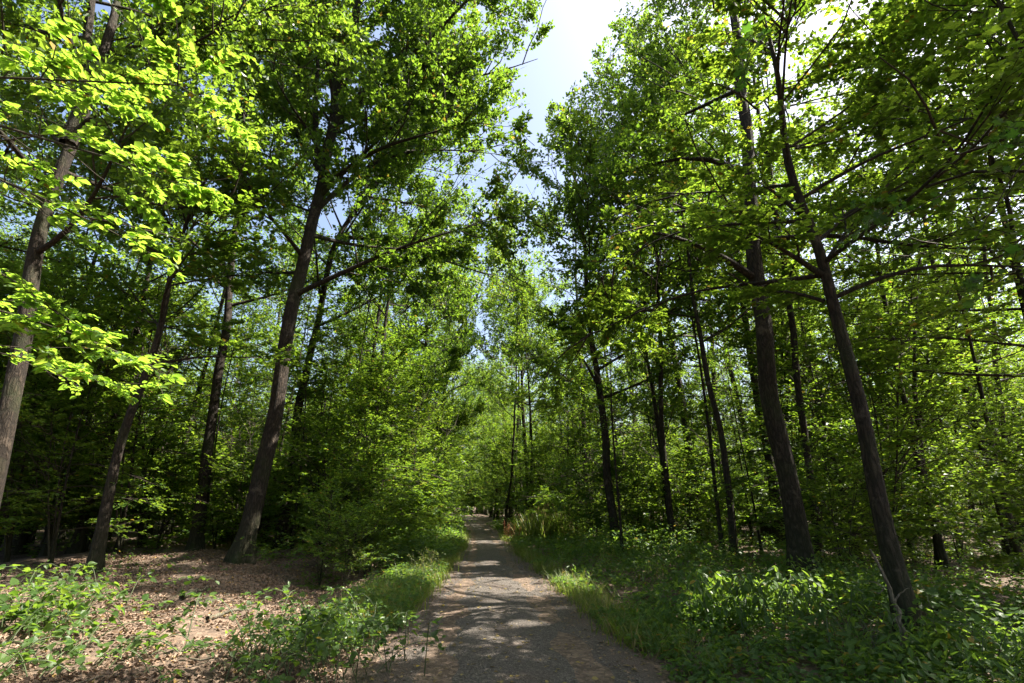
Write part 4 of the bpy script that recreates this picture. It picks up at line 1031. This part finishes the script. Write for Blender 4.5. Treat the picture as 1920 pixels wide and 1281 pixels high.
# dead wood
def stick(name, label, pts, r, subs=(), mat=M_DEAD, cat='dead branch'):
    pts = np.array(pts); root = empty(name, pts[0], label, cat)
    r *= 1.45; P = resample(pts, 14) - pts[0]
    P[1:-1] += rg.normal(0, r * .35, P[1:-1].shape)
    obj('stem', trunk_mesh(P, r * np.linspace(1, .35, 14), 9, mat, rg, False, .12), root)
    for sp, sr in subs:
        q = resample(np.array(sp), 10) - pts[0]
        q[1:-1] += rg.normal(0, sr * .4, q[1:-1].shape)
        obj('side_branch', bark_lines([(q, sr)], 7, 'side_branch', mat), root)
Y0 = 5.6
pp = lambda l, dy=0: [at(u, v, Y0 + dy) for u, v in l]
stick('dead_sapling', 'broken bare dead stem bending upright in the lower right, paler than the trunks', pp([(1716, 1300), (1702, 1220), (1690, 1165), (1678, 1118), (1660, 1085), (1645, 1055), (1631, 1030)]), .022, [
    (pp([(1676, 1130), (1690, 1110), (1705, 1103)]), .011), (pp([(1698, 1284), (1686, 1250), (1690, 1200), (1684, 1170), (1678, 1150)], -.06), .014),
    (pp([(1690, 1220), (1668, 1232), (1645, 1239)], .04), .009), (pp([(1658, 1105), (1645, 1092), (1622, 1089)], .04), .006), (pp([(1660, 1100), (1648, 1115), (1632, 1105)], -.04), .005)])
def lay(l, z=.04): return [gp(u, v) + np.array([0, 0, z]) for u, v in l]
stick('fallen_branch', 'long fallen branch on the shaded dry leaves', lay([(340, 1124), (362, 1116), (388, 1104)]), .035)
stick('fallen_branch', 'thin curved fallen branch on the sunny dry leaves', lay([(388, 1166), (412, 1157), (440, 1150), (470, 1147)]), .02)
stick('fallen_branch', 'short thick rotten branch beside the long fallen branch', lay([(360, 1140), (395, 1134), (420, 1128)]), .045, mat=M_BARKL)
stick('dead_branch', 'dark bent bough leaning on the ground behind the broken dead stem', [at(1745, 1142, 7.3), at(1775, 1145, 7.3), at(1800, 1165, 7.3), at(1830, 1190, 7.3)], .03, mat=M_BARK)

def weed(label, q, n, h, seed, mat, head=0.0):
    g2 = np.random.default_rng(seed); root = empty('dry_weed', q, label, 'weed')
    L = []
    for k in range(n):
        b = np.array([g2.normal(0, .12), g2.normal(0, .12), -.02]); d = np.array([g2.normal(0, .25), g2.normal(0, .25), 1.0])
        s0 = polyline(b[None], d[None], np.array([h * g2.uniform(.7, 1.1)]), 6, g2, .02, .1)[0]; L.append((s0, .0045))
        for j in range(4):
            p, t = along(s0[None], np.array([g2.uniform(.4, .95)])); a = g2.uniform(0, 6.28)
            L.append((polyline(p, t * .7 + np.array([[math.cos(a), math.sin(a), .2]]), np.array([h * g2.uniform(.15, .35)]), 6, g2, .05, .15)[0], .0028))
    obj('stem', bark_lines(L, 5, 'stem', mat), root)
    if head:
        P = np.concatenate([l[0][2:] for l in L]); P = np.repeat(P, 3, 0) + g2.normal(0, .012, (len(P) * 3, 3))
        obj('seed_heads', leaf_mesh('seed_heads', P, g2.normal(0, 1, P.shape), g2.normal(0, 1, P.shape), np.full(len(P), head), T_FAR, M_GRASS, g2), root, 'stuff')
weed('pale dry branching weed just left of the broken dead stem', gp(1612, 1250), 5, .55, 1, M_DEAD)
weed('pale dry branching weed just right of the broken dead stem', gp(1780, 1225), 5, .6, 2, M_DEAD)
weed('dry weed stalks at the right edge of the picture bottom', gp(1895, 1262), 4, .6, 3, M_DEAD)
weed('single tall weed stalk in seed on the sunny left verge', gp(682, 1150), 2, .8, 4, M_DEAD, .03)
weed('seeding grass stalks at the left track edge, farther than the single stalk', gp(803, 1095), 6, .75, 5, M_DEAD, .035)

# things alike that share a label: say which of them, counted across the view
alike = {}
for o in SC.objects:
    if o.parent is None and o.get('group') and 'outside' not in o['group'] and 'reaching in' not in o['group']: alike.setdefault(o['label'], []).append(o)
NUM = ['one', 'two', 'three', 'four', 'five', 'six', 'seven', 'eight', 'nine', 'ten', 'eleven', 'twelve']
ORD = ['first', 'second', 'third', 'fourth', 'fifth', 'sixth', 'seventh', 'eighth', 'ninth', 'tenth', 'eleventh', 'twelfth']
for lab, os_ in alike.items():
    n = len(os_)
    if n < 2 or n > 12: continue
    os_.sort(key=lambda o: o.location.x / max(o.location.y, .1))
    for i, o in enumerate(os_):
        if n == 2: t = ('left' if i == 0 else 'right') + ' one of two'
        elif i == 0: t = f'leftmost of {NUM[n - 1]}'
        elif i == n - 1: t = f'rightmost of {NUM[n - 1]}'
        else: t = f'{ORD[i]} from left of {NUM[n - 1]}'
        o['label'] = f'{t}: {lab}' if len((t + ' ' + lab).split()) + lab.count('-') <= 16 else lab

tot = sum(len(m.polygons) for m in bpy.data.meshes)
print('TREES', nT, 'SAPLINGS', nS, 'leaf tris', NTRI, 'polys', tot, 'objects', len(SC.objects))
